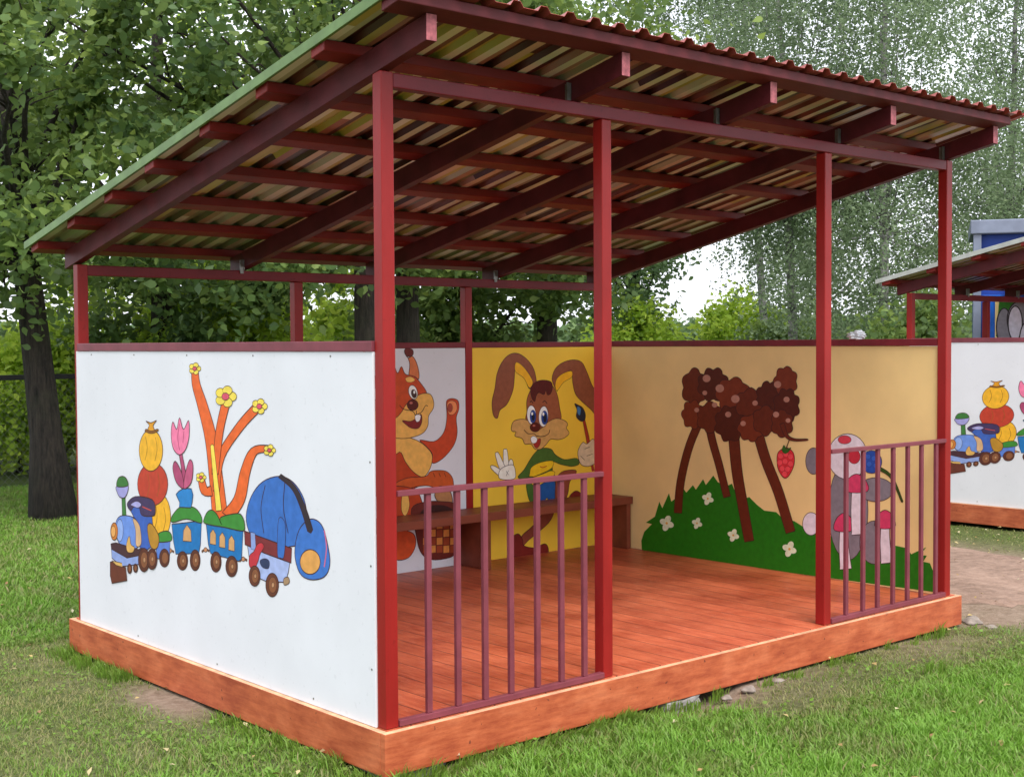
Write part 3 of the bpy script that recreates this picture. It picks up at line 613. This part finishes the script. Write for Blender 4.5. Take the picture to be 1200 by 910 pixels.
# the green hill on the ochre side wall
G = Mural((-1, 0, 0), (3.962, 0, 0), (0, 1, 0), lambda x, y: (720+x/2.845, 380+y/2.845), 1.3)
def hill(G):
    f, e, l = G.fill, G.ell, G.line
    GR = '1E6A10'
    f([(92, 752), (90, 720), (100, 690), (125, 665), (105, 660), (135, 640), (150, 590), (160, 612), (182, 562), (190, 590), (210, 575), (230, 546), (240, 560), (262, 535), (272, 550), (296, 515), (305, 535), (330, 503), (345, 525), (372, 540), (392, 530), (400, 550), (430, 580), (450, 575), (475, 600), (500, 620), (540, 625), (560, 645), (600, 655), (640, 680), (700, 700), (760, 712), (800, 690), (850, 725), (930, 735), (975, 745), (990, 765), (1040, 742), (1020, 768), (1042, 770), (1030, 790), (1052, 795), (1075, 850), (1080, 893), (900, 869), (700, 842), (500, 815), (300, 787), (150, 766)], GR, None, smooth=False)
    # brown multi-stemmed tree with a scalloped crown
    BR = '5E2412'
    for P, a, b in (([(212, 628), (222, 520), (252, 400), (300, 290)], 26, 26), ([(376, 575), (350, 470), (325, 380), (310, 300)], 24, 26), ([(450, 722), (428, 600), (408, 480), (396, 340)], 32, 36), ([(588, 692), (548, 560), (505, 450), (470, 330)], 32, 34)): G.limb(P, a, b, BR)
    rr = random.Random(4)
    for k, (x, y, rx, ry) in enumerate(((268, 210, 42, 60), (262, 300, 36, 46), (330, 200, 50, 54), (320, 310, 44, 50), (396, 235, 56, 56), (388, 330, 52, 58), (455, 265, 50, 50), (455, 345, 42, 44), (520, 240, 46, 50), (505, 320, 42, 48), (572, 190, 38, 48), (575, 270, 42, 56), (560, 330, 36, 44))): G.cloud(x, y, rx, ry, 6+k % 3, (BR, '6E2C16', '4C1B0F')[k % 3], k)
    for x, y, r in ((308, 180, 13), (352, 213, 14), (404, 248, 14), (302, 228, 8), (335, 268, 9), (380, 300, 10), (275, 285, 8), (430, 330, 9), (470, 262, 9), (545, 200, 12), (575, 250, 10), (540, 300, 10), (580, 320, 8)): e(x, y, r, r*.95, 'A87868', None)
    G.limb([(560, 330), (575, 370), (600, 384), (645, 384)], 16, 5, BR)
    # raspberry
    l([(584, 385), (575, 410)], '4A2A12', .008)
    f([(545, 430), (560, 415), (580, 412), (598, 430), (600, 465), (585, 500), (568, 512), (550, 490), (543, 460)], 'CC2A34')
    for x, y in ((555, 438), (572, 432), (588, 440), (552, 460), (570, 456), (588, 464), (560, 480), (578, 482), (568, 498)): e(x, y, 9, 10, 'E04850', 'A01A24', .002)
    f([(560, 420), (566, 402), (576, 414), (590, 410), (582, 424), (570, 430)], '2E5A1A', lw=.002)
    # daisies
    for x, y, r in ((312, 580, 18), (175, 662, 22), (276, 662, 16), (397, 702, 18), (584, 748, 22), (55, 2000, 1)):
        if y > 1000: continue
        for a in (20, 110, 200, 290): e(x+r*.5*math.cos(rad(a)), y+r*.62*math.sin(rad(a)), r*.46, r*.6, 'CDD6B8', None, rot=a+90)
        e(x, y, r*.18, r*.2, 'C8A040', None)
    # grey stones, white toadstools with pink caps and a blue berry
    e(664, 455, 26, 44, '77717A'); e(780, 620, 66, 165, '77717A'); e(778, 440, 66, 76, 'D0C8D2'); e(872, 550, 58, 40, '77717A'); e(866, 726, 48, 72, '77717A'); e(656, 664, 28, 38, 'D0C8D2')
    e(800, 440, 20, 24, 'B02A3A', lw=.003); e(768, 384, 22, 14, 'C03A4A', lw=.003)
    for x, y0, y1, r in ((766, 815, 670, 26), (808, 700, 540, 30), (903, 795, 660, 26)):
        G.limb([(x+6, y0), (x, (y0+y1)/2), (x, y1)], r*1.5, r, 'D0C8D2'); f([(x-r*1.2, y1+16), (x-r, y1-22), (x, y1-42), (x+r, y1-22), (x+r*1.2, y1+16)], 'C03A60')
    e(858, 458, 34, 38, '24489A')
    for x, y in ((846, 440), (866, 446), (850, 465), (872, 470)): e(x, y, 9, 9, '3058AE', '1A2F6E', .002)
    G.limb([(885, 480), (925, 510), (960, 590)], 12, 6, '2E4A14')
hill(G)
G.build(wr, label='painted green hill with daisies, a brown tree and grey stones')

# second pavilion, a copy standing further right
pav2 = copy_tree(pav); pav2.location = (8.0, 0.0, .012)
GALV = paint('pale_grey_flashing', (.42, .44, .42), .15, 10, .4, .1)
for ch in kids(pav2):
    if ch.name.startswith('roof_edge_flashing') and ch.material_slots[0].material == FLASH: ch.material_slots[0].link = 'OBJECT'; ch.material_slots[0].material = GALV
pav2['label'] = 'red pavilion with a white side wall at the right edge, beyond the earth path'


# ---------------------------------------------------------------- blocks and stones under the pavilions
def block(x, y, sx, sy, h, rz, label):
    m = MB(); m.box(-sx/2, sx/2, -sy/2, sy/2, 0, h); m.bm.verts.ensure_lookup_table()
    bmesh.ops.subdivide_edges(m.bm, edges=m.bm.edges[:], cuts=3, use_grid_fill=True)
    for v in m.bm.verts: v.co += Vector([random.uniform(-.006, .006) for _ in range(3)])
    o = m.build('concrete_block', CONC, None, .006); o.location = (x, y, -.236); o.rotation_euler.z = rz
    tag(o, label, 'concrete block', 'concrete blocks carrying the pavilion')
block(1.66, .10, .24, .26, .061, .05, 'grey concrete block under the middle of the front edge board')
block(.16, .12, .26, .24, .061, .1, 'grey concrete block under the near corner of the pavilion')
block(.13, 1.55, .24, .22, .061, -.1, 'grey concrete block under the side with the toy train, by a bare patch')
def stone(x, y, r, label, sq=.55, c=None):
    bm = bmesh.new(); bmesh.ops.create_icosphere(bm, subdivisions=3, radius=r)
    sd = random.random()*9
    for v in bm.verts:
        n = v.co.normalized(); k = 1+.22*math.sin(3*n.x+sd)*math.cos(4*n.y+sd)+.1*math.sin(9*n.z+sd); v.co = Vector((n.x*r*k*1.2, n.y*r*k, n.z*r*k*sq))
    for f in bm.faces: f.smooth = True
    m = MB(); m.bm.free(); m.bm = bm; o = m.build('stone', c or STONE); o.location = (x, y, GZ+r*sq*.35); o.rotation_euler.z = sd; tag(o, label, 'stone', 'stones lying beside the pavilion')
STONE = paint('pale_stone', (.26, .22, .19), .3, 30, .9, .6)
stone(4.21, -.02, .055, 'largest pale stone on the earth by the right end of the edge board')
stone(4.17, -.16, .038, 'small flat stone in front of the right end of the edge board', .4)
stone(4.26, .16, .035, 'small pale stone farther back beside the right edge board')
for k, (x, y, r) in enumerate(((2.05, -.10, .035), (2.28, -.09, .028), (1.86, -.12, .026))):
    stone(x, y, r, ('grey rubble lump under the middle of the front edge board', 'grey rubble lump right of the middle of the front edge board', 'small grey rubble lump close to the concrete block in front')[k], .45)

# ---------------------------------------------------------------- fence behind the pavilion
FY = 11.2
def fence():
    f = empty('chain_link_fence', (3.5, FY, GZ)); tag(f, 'black railed chain link fence behind the pavilion and trees', 'fence')
    L = 16; h = 1.30
    MB().box(-6, L, -.028, .028, h-.03, h+.03).build('rail', FENCE, f, .004)
    for k in range(9):
        x = -5.2+k*2.5; MB().box(x-.03, x+.03, -.026, .026, 0, h-.032).build('post', FENCE, f, .003)
    m = MB(); s = .09; r = .0035
    n = int((L+6)/s)
    for k in range(n):
        x = -6+k*s
        for sgn in (1, -1):
            a = (x, .03*sgn*.1, .02); b = (x+sgn*(h-.06), .03*sgn*.1, h-.04)
            if -6 <= b[0] <= L:
                dx = r*.75; m.bm.faces.new([m.bm.verts.new(p) for p in ((a[0]-dx, a[1], a[2]), (a[0]+dx, a[1], a[2]), (b[0]+dx, b[1], b[2]), (b[0]-dx, b[1], b[2]))])
    o = m.build('wire_mesh', WIRE, f)
fence()

# ---------------------------------------------------------------- leaves, trees, shrubs
def leaf_quads(C, size, droop=.3, spread=1., seed=0, aspect=.62, hexa=False):
    """leaf-shaped bent quads at centres C; returns V, F, tint"""
    r = np.random.default_rng(seed); n = len(C)
    d = r.normal(size=(n, 3)); d[:, 2] = d[:, 2]*.6-droop; d /= np.linalg.norm(d, axis=1)[:, None]
    u = np.cross(d, r.normal(size=(n, 3))); u /= np.linalg.norm(u, axis=1)[:, None]+1e-9
    nn = np.cross(d, u); s = (size*r.uniform(.6, 1.35, n))[:, None]
    w_ = s*aspect
    if hexa:
        Z = [(-.5, 0, 0), (-.30, .34, .05), (.05, .44, .13), (.70, 0, -.10), (.05, -.46, .13), (-.34, -.30, .05)]
        V = np.stack([C+d*s*a+u*w_*b*1.15+nn*s*(c-.0) for a, b, c in Z], 1).reshape(-1, 3); return V, np.arange(6*n).reshape(n, 6)
    P0 = C-d*s*.5; P1 = C+u*w_*.5-d*s*.08+nn*s*.10; P2 = C+d*s*.5; P3 = C-u*w_*.5-d*s*.08+nn*s*.10
    V = np.stack([P0, P1, P2, P3], 1).reshape(-1, 3); F = np.arange(4*n).reshape(n, 4)
    return V, F
def crown_points(c, R, n, ncl, clr, seed, shell=.55, flat=.75):
    """points gathered in clusters spread through an ellipsoid, denser towards its shell"""
    r = np.random.default_rng(seed); k = []
    while len(k) < ncl:
        v = r.normal(size=3); v /= np.linalg.norm(v); q = v*(r.uniform(shell**3, 1)**(1/3)); k.append(q*np.array(R)+np.array(c))
    k = np.array(k); idx = r.integers(0, ncl, n); rad_ = clr*r.uniform(.5, 1.4, ncl)
    P = k[idx]+r.normal(size=(n, 3))*rad_[idx][:, None]*np.array([.6, .6, .6*flat]); cl_t = r.uniform(-.16, .16, ncl)[idx]
    return k, P, cl_t
def tree(name, label, cat, base, H, r0, c, R, n, size, ncl=60, clr=.5, lean=(0, 0), mat=L_MID, bk=BARK, group=None, seed=0, hang=False, bias=0., shell=.45, limbs=14, zmin=None, thin=None):
    t = empty(name, base); tag(t, label, cat, group); rr = random.Random(seed); r = np.random.default_rng(seed+100)
    m = MB(); c = np.array(c, float)
    top = Vector((lean[0]*H, lean[1]*H, H*.86)); N = 9; pts = []; rs = []
    for k in range(N+1):
        f = k/N; pts.append(Vector((top.x*f+rr.uniform(-.05, .05)*f, top.y*f+rr.uniform(-.05, .05)*f, top.z*f-.08*(k == 0)))); rs.append(r0*(1.5 if k == 0 else 1.02)*(1-.82*f))
    m.tube(pts, rs, 12)
    K, P, ct = crown_points(c, R, n, ncl, clr, seed+3, shell)
    for k in sorted(rr.sample(range(ncl), min(limbs, ncl))):
        e = Vector(K[k]); f = min(.93, max(.40, (e.z-.12*H)/H*.8)); i = int(f*N); s0 = pts[i]; rad0 = rs[i]*(.22 if hang else .34)
        mid = s0.lerp(e, .5)+Vector((rr.uniform(-.2, .2), rr.uniform(-.2, .2), rr.uniform(.05, .4)))
        mid2 = s0.lerp(e, .8)+Vector((rr.uniform(-.1, .1), rr.uniform(-.1, .1), .12))
        m.tube([s0, mid, mid2, e], [rad0, rad0*.6, rad0*.35, rad0*.12], 6)
        for _ in range(3):
            a = mid.lerp(mid2, rr.random()); b = a+Vector((rr.uniform(-.6, .6), rr.uniform(-.6, .6), rr.uniform(-.3, .5)))*max(R)*.28
            m.tube([a, a.lerp(b, .5)+Vector((0, 0, .05)), b], [rad0*.32, rad0*.2, rad0*.06], 5)
    m.build('trunk', bk, t)
    if hang:                                       # birch: leaves strung on drooping twigs
        ns = n//26; idx = r.integers(0, ncl, ns); S = K[idx]+r.normal(size=(ns, 3))*clr*np.array([.75, .75, .5]); Ls = r.uniform(.3, 1.3, ns)
        f = r.uniform(0, 1, (ns, 26)); P = np.repeat(S[:, None, :], 26, 1).copy(); dr = r.normal(size=(ns, 2))*.16
        P[..., 0] += dr[:, 0:1]*f; P[..., 1] += dr[:, 1:2]*f; P[..., 2] -= f*Ls[:, None]; P = P.reshape(-1, 3)+r.normal(size=(ns*26, 3))*.06
        ct = np.repeat(r.uniform(-.16, .16, ns), 26)
    if thin is not None: kp = r.uniform(0, 1, len(P)) < np.where(P[:, 2] > 2.9, thin, 1); P = P[kp]; ct = ct[kp]
    V, F = leaf_quads(P, size, .5 if hang else .25, seed=seed, hexa=not hang, aspect=.62 if hang else .72)
    tint = np.clip(r.normal(.45+bias, .2, len(P))+ct, 0, 1); npmesh('crown', V, F, mat, np.repeat(tint, F.shape[1]), t)
    return t
gB = 'broad-leaved trees standing behind the pavilion'
def rel(base, px, y, dep):                          # offset from a tree's base to a point along a view direction
    p = CAMP+ray(px, y)*dep; return (p[0]-base[0], p[1]-base[1], p[2]-base[2])
b = place(60, 12.9)
tree('maple_tree', 'thick dark leaning trunk in the grass left of the pavilion with leaves hanging over it', 'tree', b, 8.2, .165, rel(b, 0, 95, 12.7), (2.3, 2.3, 2.3), 15500, .088, 60, .36, (-.06, .04), L_MID, seed=11, shell=.3, limbs=22)
b = place(432, 14.0)
tree('maple_tree', 'tree whose dark trunk shows just left of the front corner post above the train wall', 'tree', b, 9, .15, rel(b, 330, 60, 13.6), (2.7, 2.4, 2.6), 26000, .085, 85, .38, (-.01, 0), L_DARK, seed=12, group=gB, bias=.05, shell=.25, limbs=22, thin=.48)
b = place(482, 15.2)
tree('maple_tree', 'tree whose slanting dark trunk shows just right of the front corner post above the squirrel', 'tree', b, 9.5, .16, rel(b, 560, 40, 15.2), (2.6, 2.4, 3.0), 28000, .09, 90, .4, (-.02, 0), L_MID, seed=13, group=gB, shell=.25, thin=.42)
b = place(190, 17.5)
tree('linden_tree', 'leafy tree seen through the gap under the roof above the toy train', 'tree', b, 9.5, .17, rel(b, 190, 120, 17.5), (3.1, 2.6, 3.6), 42000, .10, 110, .45, (0, 0), L_DARK, seed=14, group=gB, shell=.2, thin=.16)
b = place(640, 18.5)
tree('linden_tree', 'leafy tree seen under the roof between the two middle back posts', 'tree', b, 9.5, .17, rel(b, 588, 180, 18.5), (1.5, 2.3, 3.4), 30000, .095, 90, .45, (0, 0), L_MID, seed=15, group=gB, shell=.2, thin=.45)
b = place(330, 20.5)
tree('linden_tree', 'pale green tree farthest back behind the toy train wall', 'tree', b, 10, .17, rel(b, 330, 200, 20.5), (3.4, 2.6, 4.2), 24000, .12, 110, .5, (0, 0), L_LIME, seed=16, group=gB, shell=.2, bias=-.2, thin=.12)
b = place(745, 27)
tree('linden_tree', 'thin crowned tree at the left edge of the open sky under the roof', 'tree', b, 8, .14, rel(b, 705, 290, 27), (.8, 2.0, 2.0), 8000, .10, 50, .45, (0, 0), L_FAR, seed=17, group=gB, shell=.2, bias=.1)
b = place(-60, 16.5)
tree('maple_tree', 'tree at the left picture edge behind the thick trunk', 'tree', b, 8.5, .14, rel(b, -10, 110, 16.5), (2.2, 2.2, 2.5), 11000, .095, 60, .45, (0, 0), L_MID, seed=18, group=gB, shell=.2, bias=.1, thin=.6)
gR = 'tall birches with drooping twigs on the right'
def birch(px, dep, y, R, n, label, seed, H=11, size=.082, bias=0., ncl=52, r0=.085, lean=(0, 0), bpx=None):
    n = int(n*.66); b = place(bpx or px, dep); tree('birch_tree', label, 'birch', b, H, r0, rel(b, px, y, dep), R, n, size, ncl, .55, lean, L_BIRCH, BIRCH, gR, seed, True, bias, .15, 26)
birch(835, 25, -125, (2.6, 2.3, 2.6), 56000, 'birch above the roof at the left of the birches, its crown over the open sky', 21, 13, .07, lean=(-.05, .04), bpx=905)
birch(935, 21, 20, (1.5, 2.0, 3.6), 72000, 'birch rising behind the roof above the two right hand posts', 22, 12, .06, lean=(-.02, .03))
birch(1035, 19, 130, (1.6, 1.8, 4.2), 98000, 'birch standing behind the right end of the roof, fullest of the birches', 23, 11, .056, .05)
birch(1180, 22, 60, (2.0, 2.0, 4.3), 84000, 'birch at the right picture edge above the blue booth', 24, 12, .06, lean=(.03, 0))
birch(960, 27, 270, (.9, 1.8, 2.6), 34000, 'lower birch crown at the right edge of the open sky under the roof', 25, 8, .07)
gL = 'sunlit shrubs behind the pavilions'
def shrub(px, dep, w_, h_, n, label, seed, mat=L_LIME, size=.09, name='shrub', yb=None):
    b = place(px, dep); tree(name, label, 'shrub', b, h_*.8, .04, (0, 0, h_*.52), (w_/2, w_/2.4, h_*.5), n, size, 40, .36, (0, 0), mat, BARK, gL, seed, limbs=12, shell=.1)
shrub(738, 26, 1.7, 2.5, 9000, 'yellow-green shrub just right of the second front post, under the open sky', 31)
shrub(798, 34, 2.6, 2.0, 7000, 'dull green shrub low under the open sky behind the ochre wall', 32, L_FAR, .11)
shrub(872, 27, 2.1, 2.5, 11000, 'brightest yellow-green shrub at the foot of the birches', 33)
shrub(926, 24, 1.6, 2.3, 7000, 'green shrub partly behind the third front post', 34, L_MID, .09)
shrub(20, 17.5, 2.4, 1.75, 12000, 'light green shrub behind the fence at the left picture edge', 35, L_LIME, .08)
shrub(75, 18.3, 1.6, 2.2, 9000, 'light green shrub behind the fence between trunk and pavilion', 36, L_LIME, .08)
shrub(-40, 19, 2.4, 2.4, 9000, 'tall pale shrub behind the fence farthest left', 37, L_FAR, .09)
shrub(1090, 17, 1.5, 2.4, 9000, 'bright green shrub seen between the back posts of the far pavilion', 38, L_MID, .08)
shrub(250, 18.5, 3.0, 2.6, 12000, 'light green shrub behind the fence above the toy train wall', 39, L_LIME, .09)
shrub(520, 19, 2.6, 2.7, 10000, 'green shrub behind the fence above the squirrel wall', 40, L_MID, .09)
def wood():                                        # the far-off wood closing the horizon
    r = np.random.default_rng(5); n = 110000; a = r.uniform(-1.0, 1.0, n); dd = r.uniform(70, 84, n)
    px_dir = YAW+a; X = CAMP[0]+np.sin(px_dir)*dd; Y = CAMP[1]+np.cos(px_dir)*dd
    h = 1.9+1.6*(fbm(a*40, a*0+3, 2.2, 4))+.9*(vnoise(a*160, a*0, 1, 5)-.5); Z = GZ+r.uniform(0, 1, n)**.8*h
    V, F = leaf_quads(np.stack([X, Y, Z], 1), .55, .1, seed=5, aspect=.9)
    o = npmesh('distant_wood', V, F, L_FAR, np.repeat(np.clip(r.normal(.5, .25, n), 0, 1), 4)); tag(o, 'distant low wood closing the horizon', 'wood', kind='stuff')
wood()

# ---------------------------------------------------------------- blue booth behind the second pavilion
def booth():
    b = empty('blue_booth', place(1140, 14.2), -1.03); tag(b, 'tall blue booth with a grey frame and painted front, behind the far pavilion', 'booth')
    b['category'] = 'booth'
    L, Hh = 3.0, 2.90
    MB().box(.081, L-.081, .10, .14, .1, Hh-.116).build('back_wall', DBLUE, b, .004)
    MB().box(.02, .06, .06, 1.29, .1, Hh-.1).build('side_wall', DBLUE, b, .004)
    MB().box(L-.06, L-.02, .06, 1.29, .1, Hh-.1).build('side_wall', DBLUE, b, .004)
    for x in (0, L-.08): MB().box(x, x+.08, -.02, .05, 0, Hh-.12).build('corner_post', GREY, b, .004)
    MB().box(-.03, L+.03, -.05, 1.34, Hh-.115, Hh+.03).build('roof', GREY, b, .01)
    MB().box(.085, L-.085, .0, .03, .1, 2.14).build('front_board', BLUE, b, .003)
    f = MB().box(.22, L-.09, -.012, -.001, .4, 2.1).build('painted_panel', OCHR, b, .001)
    M = Mural((0, -1, 0), (0, 0, 0), (1, 0, 0), lambda x, y: (x, y)); M.pt = lambda x, y: (x, y); M.gain = 1.2
    M.p0 = np.array((0, -.012, 0.)); M.fill([(.23, 1.7), (.26, 2.08), (2.85, 2.08), (2.8, 1.85), (1.9, 1.6), (1.2, 1.9), (.8, 1.75), (.6, 1.9)], '2E6A1E', None, smooth=False)
    for x, y, rx, ry, c in ((.31, 1.80, .075, .20, '77717A'), (.46, 1.88, .12, .19, '77717A'), (.42, 1.84, .07, .18, 'C8C0D0'), (.52, 1.62, .06, .22, 'C8C0D0'), (.32, 1.52, .07, .14, 'D8B070')): M.ell(x, y, rx, ry, c, '2A2026', .012)
    M.line([(.74, 1.95), (.78, 1.7), (.88, 1.4)], '3A2418', .02); M.build(f)
booth()
# crumpled white cloth lying on the ochre wall's cap rail
bm = bmesh.new(); bmesh.ops.create_icosphere(bm, subdivisions=4, radius=.035)
for v in bm.verts:
    n = v.co.normalized(); k = 1+.25*math.sin(7*n.x+2)*math.sin(6*n.y)+.18*math.sin(13*n.z+5*n.x); v.co = Vector((n.x*1.3*.035*k, n.y*.035*k*1.4, n.z*.8*.035*k))
for q in bm.faces: q.smooth = True
m = MB(); m.bm.free(); m.bm = bm; o = m.build('crumpled_cloth', WHITE); o.location = (3.98, .62, ZC+.022)
tag(o, 'small crumpled white cloth on the cap rail of the ochre wall near the far pavilion', 'cloth')

# ---------------------------------------------------------------- grass
def visible(x, y, m=60):
    dx = x-CAMP[0]; dy = y-CAMP[1]; dz = GZ-CAMP[2]; z = dx*Fv[0]+dy*Fv[1]+dz*Fv[2]
    X = 600+FPX*(dx*Rv[0]+dy*Rv[1])/z; Y = 455-FPX*(dx*Uv[0]+dy*Uv[1]+dz*Uv[2])/z
    return (z > .5) & (X > -m) & (X < 1200+m) & (Y < 910+m*2)
def under(x, y): return ((x > -.02) & (x < 4.07) & (y > -.02) & (y < D+.05)) | ((x > 7.98) & (x < 12.07) & (y > -.02) & (y < D+.05))
def grass():
    r = np.random.default_rng(77); Vs = []; Fs = []; Ts = []; base = 0
    for (xa, xb, ya, yb, dens, wd, hs) in ((-2.0, 5.2, -3.0, 3.4, 17000, .0052, 1.05), (-1.5, 3.6, 3.4, 11.5, 5200, .0080, 1.15), (4.2, 12, -1.0, 9, 1000, .010, .9)):
        n = int((xb-xa)*(yb-ya)*dens); x = r.uniform(xa, xb, n); y = r.uniform(ya, yb, n)
        k = visible(x, y) & ~under(x, y); x = x[k]; y = y[k]
        so = soil_of(x, y); lu = lush_of(x, y); cl = fbm(x, y, .10, 21)
        if xa > 4: so = np.maximum(so, ((((x-5.45)/1.35)**2+((y-2.1)/2.4)**2) < 1)*.93)
        k = r.uniform(0, 1, len(x)) < (1-so)**1.6*(.6+.4*lu)*(.5+1.0*cl); x, y, lu, cl, so = x[k], y[k], lu[k], cl[k], so[k]; n = len(x)
        z = h_of(x, y)-.004; edge = np.exp(-np.minimum(np.abs(y+.03), np.abs(x+.03))/.05)*((x < 4.1) & (y < 2.9))*.0
        h = hs*(.018+.022*lu**1.3+.022*np.clip(cl-.55, 0, 1)*2)*r.uniform(.45, 1.45, n)+edge
        a = r.uniform(0, 2*np.pi, n); ln = r.uniform(.3, 1.3, n)*h*(1.3-.4*lu); dx, dy = np.cos(a)*ln, np.sin(a)*ln
        b = a+np.pi/2+r.normal(0, .5, n); w2 = wd*r.uniform(.5, 1.3, n)*(.8+.5*lu)/2; wx, wy = np.cos(b)*w2, np.sin(b)*w2
        P = np.stack([np.stack([x-wx, y-wy, z], 1), np.stack([x+wx, y+wy, z], 1), np.stack([x+wx*.8+dx*.4, y+wy*.8+dy*.4, z+h*.65], 1), np.stack([x-wx*.8+dx*.4, y-wy*.8+dy*.4, z+h*.65], 1), np.stack([x+dx, y+dy, z+h], 1), np.stack([x+dx*.98, y+dy*.98, z+h*.99], 1)], 1)
        q = base+np.arange(n)[:, None]*6
        Vs.append(P.reshape(-1, 3)); Fs.append(np.concatenate([q+np.array([[0, 1, 2, 3]]), q+np.array([[3, 2, 5, 4]])])); base += 6*n
        t = np.clip(.40+.50*lu+r.normal(0, .20, n)+.9*(cl-.5)+.9*(fbm(x, y, .35, 41)-.5), 0, 1); dead = r.uniform(0, 1, n) < (.20*(1-lu)+.02); t = np.where(dead, r.uniform(0, .15, n), t); Ts.append(np.repeat(t, 6))
    o = npmesh('grass', np.vstack(Vs), np.vstack(Fs), L_GRASS, np.concatenate(Ts)); tag(o, 'short green grass, worn and olive near the pavilion', 'grass', kind='stuff'); print('grass verts', base)
    # clover and small broad weeds
    n = 60000; x = r.uniform(-2, 5.2, n); y = r.uniform(-3, 3.6, n); k = visible(x, y) & ~under(x, y) & (fbm(x, y, .45, 31) > .50) & (soil_of(x, y) < .35) & (r.uniform(0, 1, n) < .35+.65*lush_of(x, y)); x, y = x[k], y[k]; n = len(x)
    C = np.stack([x, y, h_of(x, y)+.012+r.uniform(0, .022, n)], 1); nn = r.normal(size=(n, 3))*.35; nn[:, 2] = 1; nn /= np.linalg.norm(nn, axis=1)[:, None]
    u = np.cross(nn, r.normal(size=(n, 3))); u /= np.linalg.norm(u, axis=1)[:, None]; v = np.cross(nn, u); s = r.uniform(.006, .014, n)[:, None]
    V = np.stack([C-u*s, C-v*s*.8-nn*s*.2, C+u*s, C+v*s*.8-nn*s*.2], 1).reshape(-1, 3)
    o = npmesh('clover', V, np.arange(4*n).reshape(n, 4), L_GRASS, np.repeat(np.clip(r.normal(.72, .12, n), 0, 1), 4)); tag(o, 'small round clover leaves among the grass', 'clover', kind='stuff')
grass()
def tufts():                                       # taller weeds along the foot of the edge boards
    r = np.random.default_rng(9); Vs = []; Fs = []; Ts = []; base = 0
    spots = []
    for _ in range(70):
        x = r.uniform(-.05, 1.6); spots.append((x, -.045-r.uniform(0, .09), r.uniform(.025, .065)*(1 if x < 1.3 else .6)))
    for _ in range(26): x = r.uniform(1.6, 4.1); spots.append((x, -.05-r.uniform(0, .06), r.uniform(.02, .05)))
    for _ in range(60): spots.append((-.045-r.uniform(0, .09), r.choice([r.uniform(-.05, 1.25), r.uniform(2.0, 2.9)]), r.uniform(.025, .075)))
    spots += [(3.0, -.55, .08), (-.12, .25, .08), (3.75, -.08, .09), (2.95, -.5, .08)]
    for x0, y0, h0 in spots:
        n = int(14+h0*320); a = r.uniform(0, 2*np.pi, n); x = x0+r.normal(0, .022, n); y = y0+r.normal(0, .014, n); y = np.where((x > -.03) & (y > -.036), -.036, y) if y0 < -.03 and x0 > -.04 else y; x = np.where((x > -.036) & (x0 < -.04), -.036, x)
        h = h0*r.uniform(.4, 1.2, n); z = np.full(n, GZ-.02); ln = h*r.uniform(.2, .8, n); dx, dy = np.cos(a)*ln, np.sin(a)*ln
        dy = np.where(y0 < -.03, -np.abs(dy) if x0 > -.04 else dy, dy); dx = -np.abs(dx) if x0 < -.04 else dx
        b = a+np.pi/2; w2 = r.uniform(.0012, .0030, n); wx, wy = np.cos(b)*w2, np.sin(b)*w2; z2 = z+.02
        P = np.stack([np.stack([x-wx, y-wy, z], 1), np.stack([x+wx, y+wy, z], 1), np.stack([x+wx+dx*.35, y+wy+dy*.35, z2+h*.65], 1), np.stack([x-wx+dx*.35, y-wy+dy*.35, z2+h*.65], 1), np.stack([x+dx, y+dy, z2+h], 1), np.stack([x+dx*.97, y+dy*.97, z2+h*.99], 1)], 1)
        q = base+np.arange(n)[:, None]*6; Vs.append(P.reshape(-1, 3)); Fs.append(np.concatenate([q+np.array([[0, 1, 2, 3]]), q+np.array([[3, 2, 5, 4]])])); base += 6*n; Ts.append(np.repeat(np.clip(r.normal(.75, .15, n), 0, 1), 6))
    o = npmesh('weeds', np.vstack(Vs), np.vstack(Fs), L_GRASS, np.concatenate(Ts)); tag(o, 'taller weeds along the foot of the orange edge boards', 'weeds', kind='stuff')
tufts()
def litter():
    r = np.random.default_rng(12); n = 1500; x = r.uniform(-2, 9, n); y = r.uniform(-3, 7, n)
    k = visible(x, y) & ~under(x, y) & (r.uniform(0, 1, n) < np.where(x > 6.2, 1, .42)); x, y = x[k], y[k]; n = len(x)
    C = np.stack([x, y, h_of(x, y)+.022+r.uniform(0, .02, n)], 1); nn = r.normal(size=(n, 3))*.35; nn[:, 2] = 1; nn /= np.linalg.norm(nn, axis=1)[:, None]
    u = np.cross(nn, r.normal(size=(n, 3))); u /= np.linalg.norm(u, axis=1)[:, None]; v = np.cross(nn, u); s = r.uniform(.010, .024, n)[:, None]
    V = np.stack([C-u*s, C-v*s*.55+nn*s*.3, C+u*s, C+v*s*.55+nn*s*.2], 1).reshape(-1, 3)
    m, nt, p = newmat('fallen_leaf'); at = nt.nodes.new('ShaderNodeAttribute'); at.attribute_name = 'tint'
    nt.links.new(ramp(nt, at.outputs['Fac'], [(0, (.22, .12, .05)), (.5, (.42, .32, .12)), (1, (.52, .50, .34))]), p.inputs['Base Color']); p.inputs['Roughness'].default_value = .7
    o = npmesh('fallen_leaves', V, np.arange(4*n).reshape(n, 4), m, np.repeat(r.uniform(0, 1, n), 4)); tag(o, 'dry fallen leaves scattered on grass and earth', 'fallen leaves', kind='stuff')
litter()
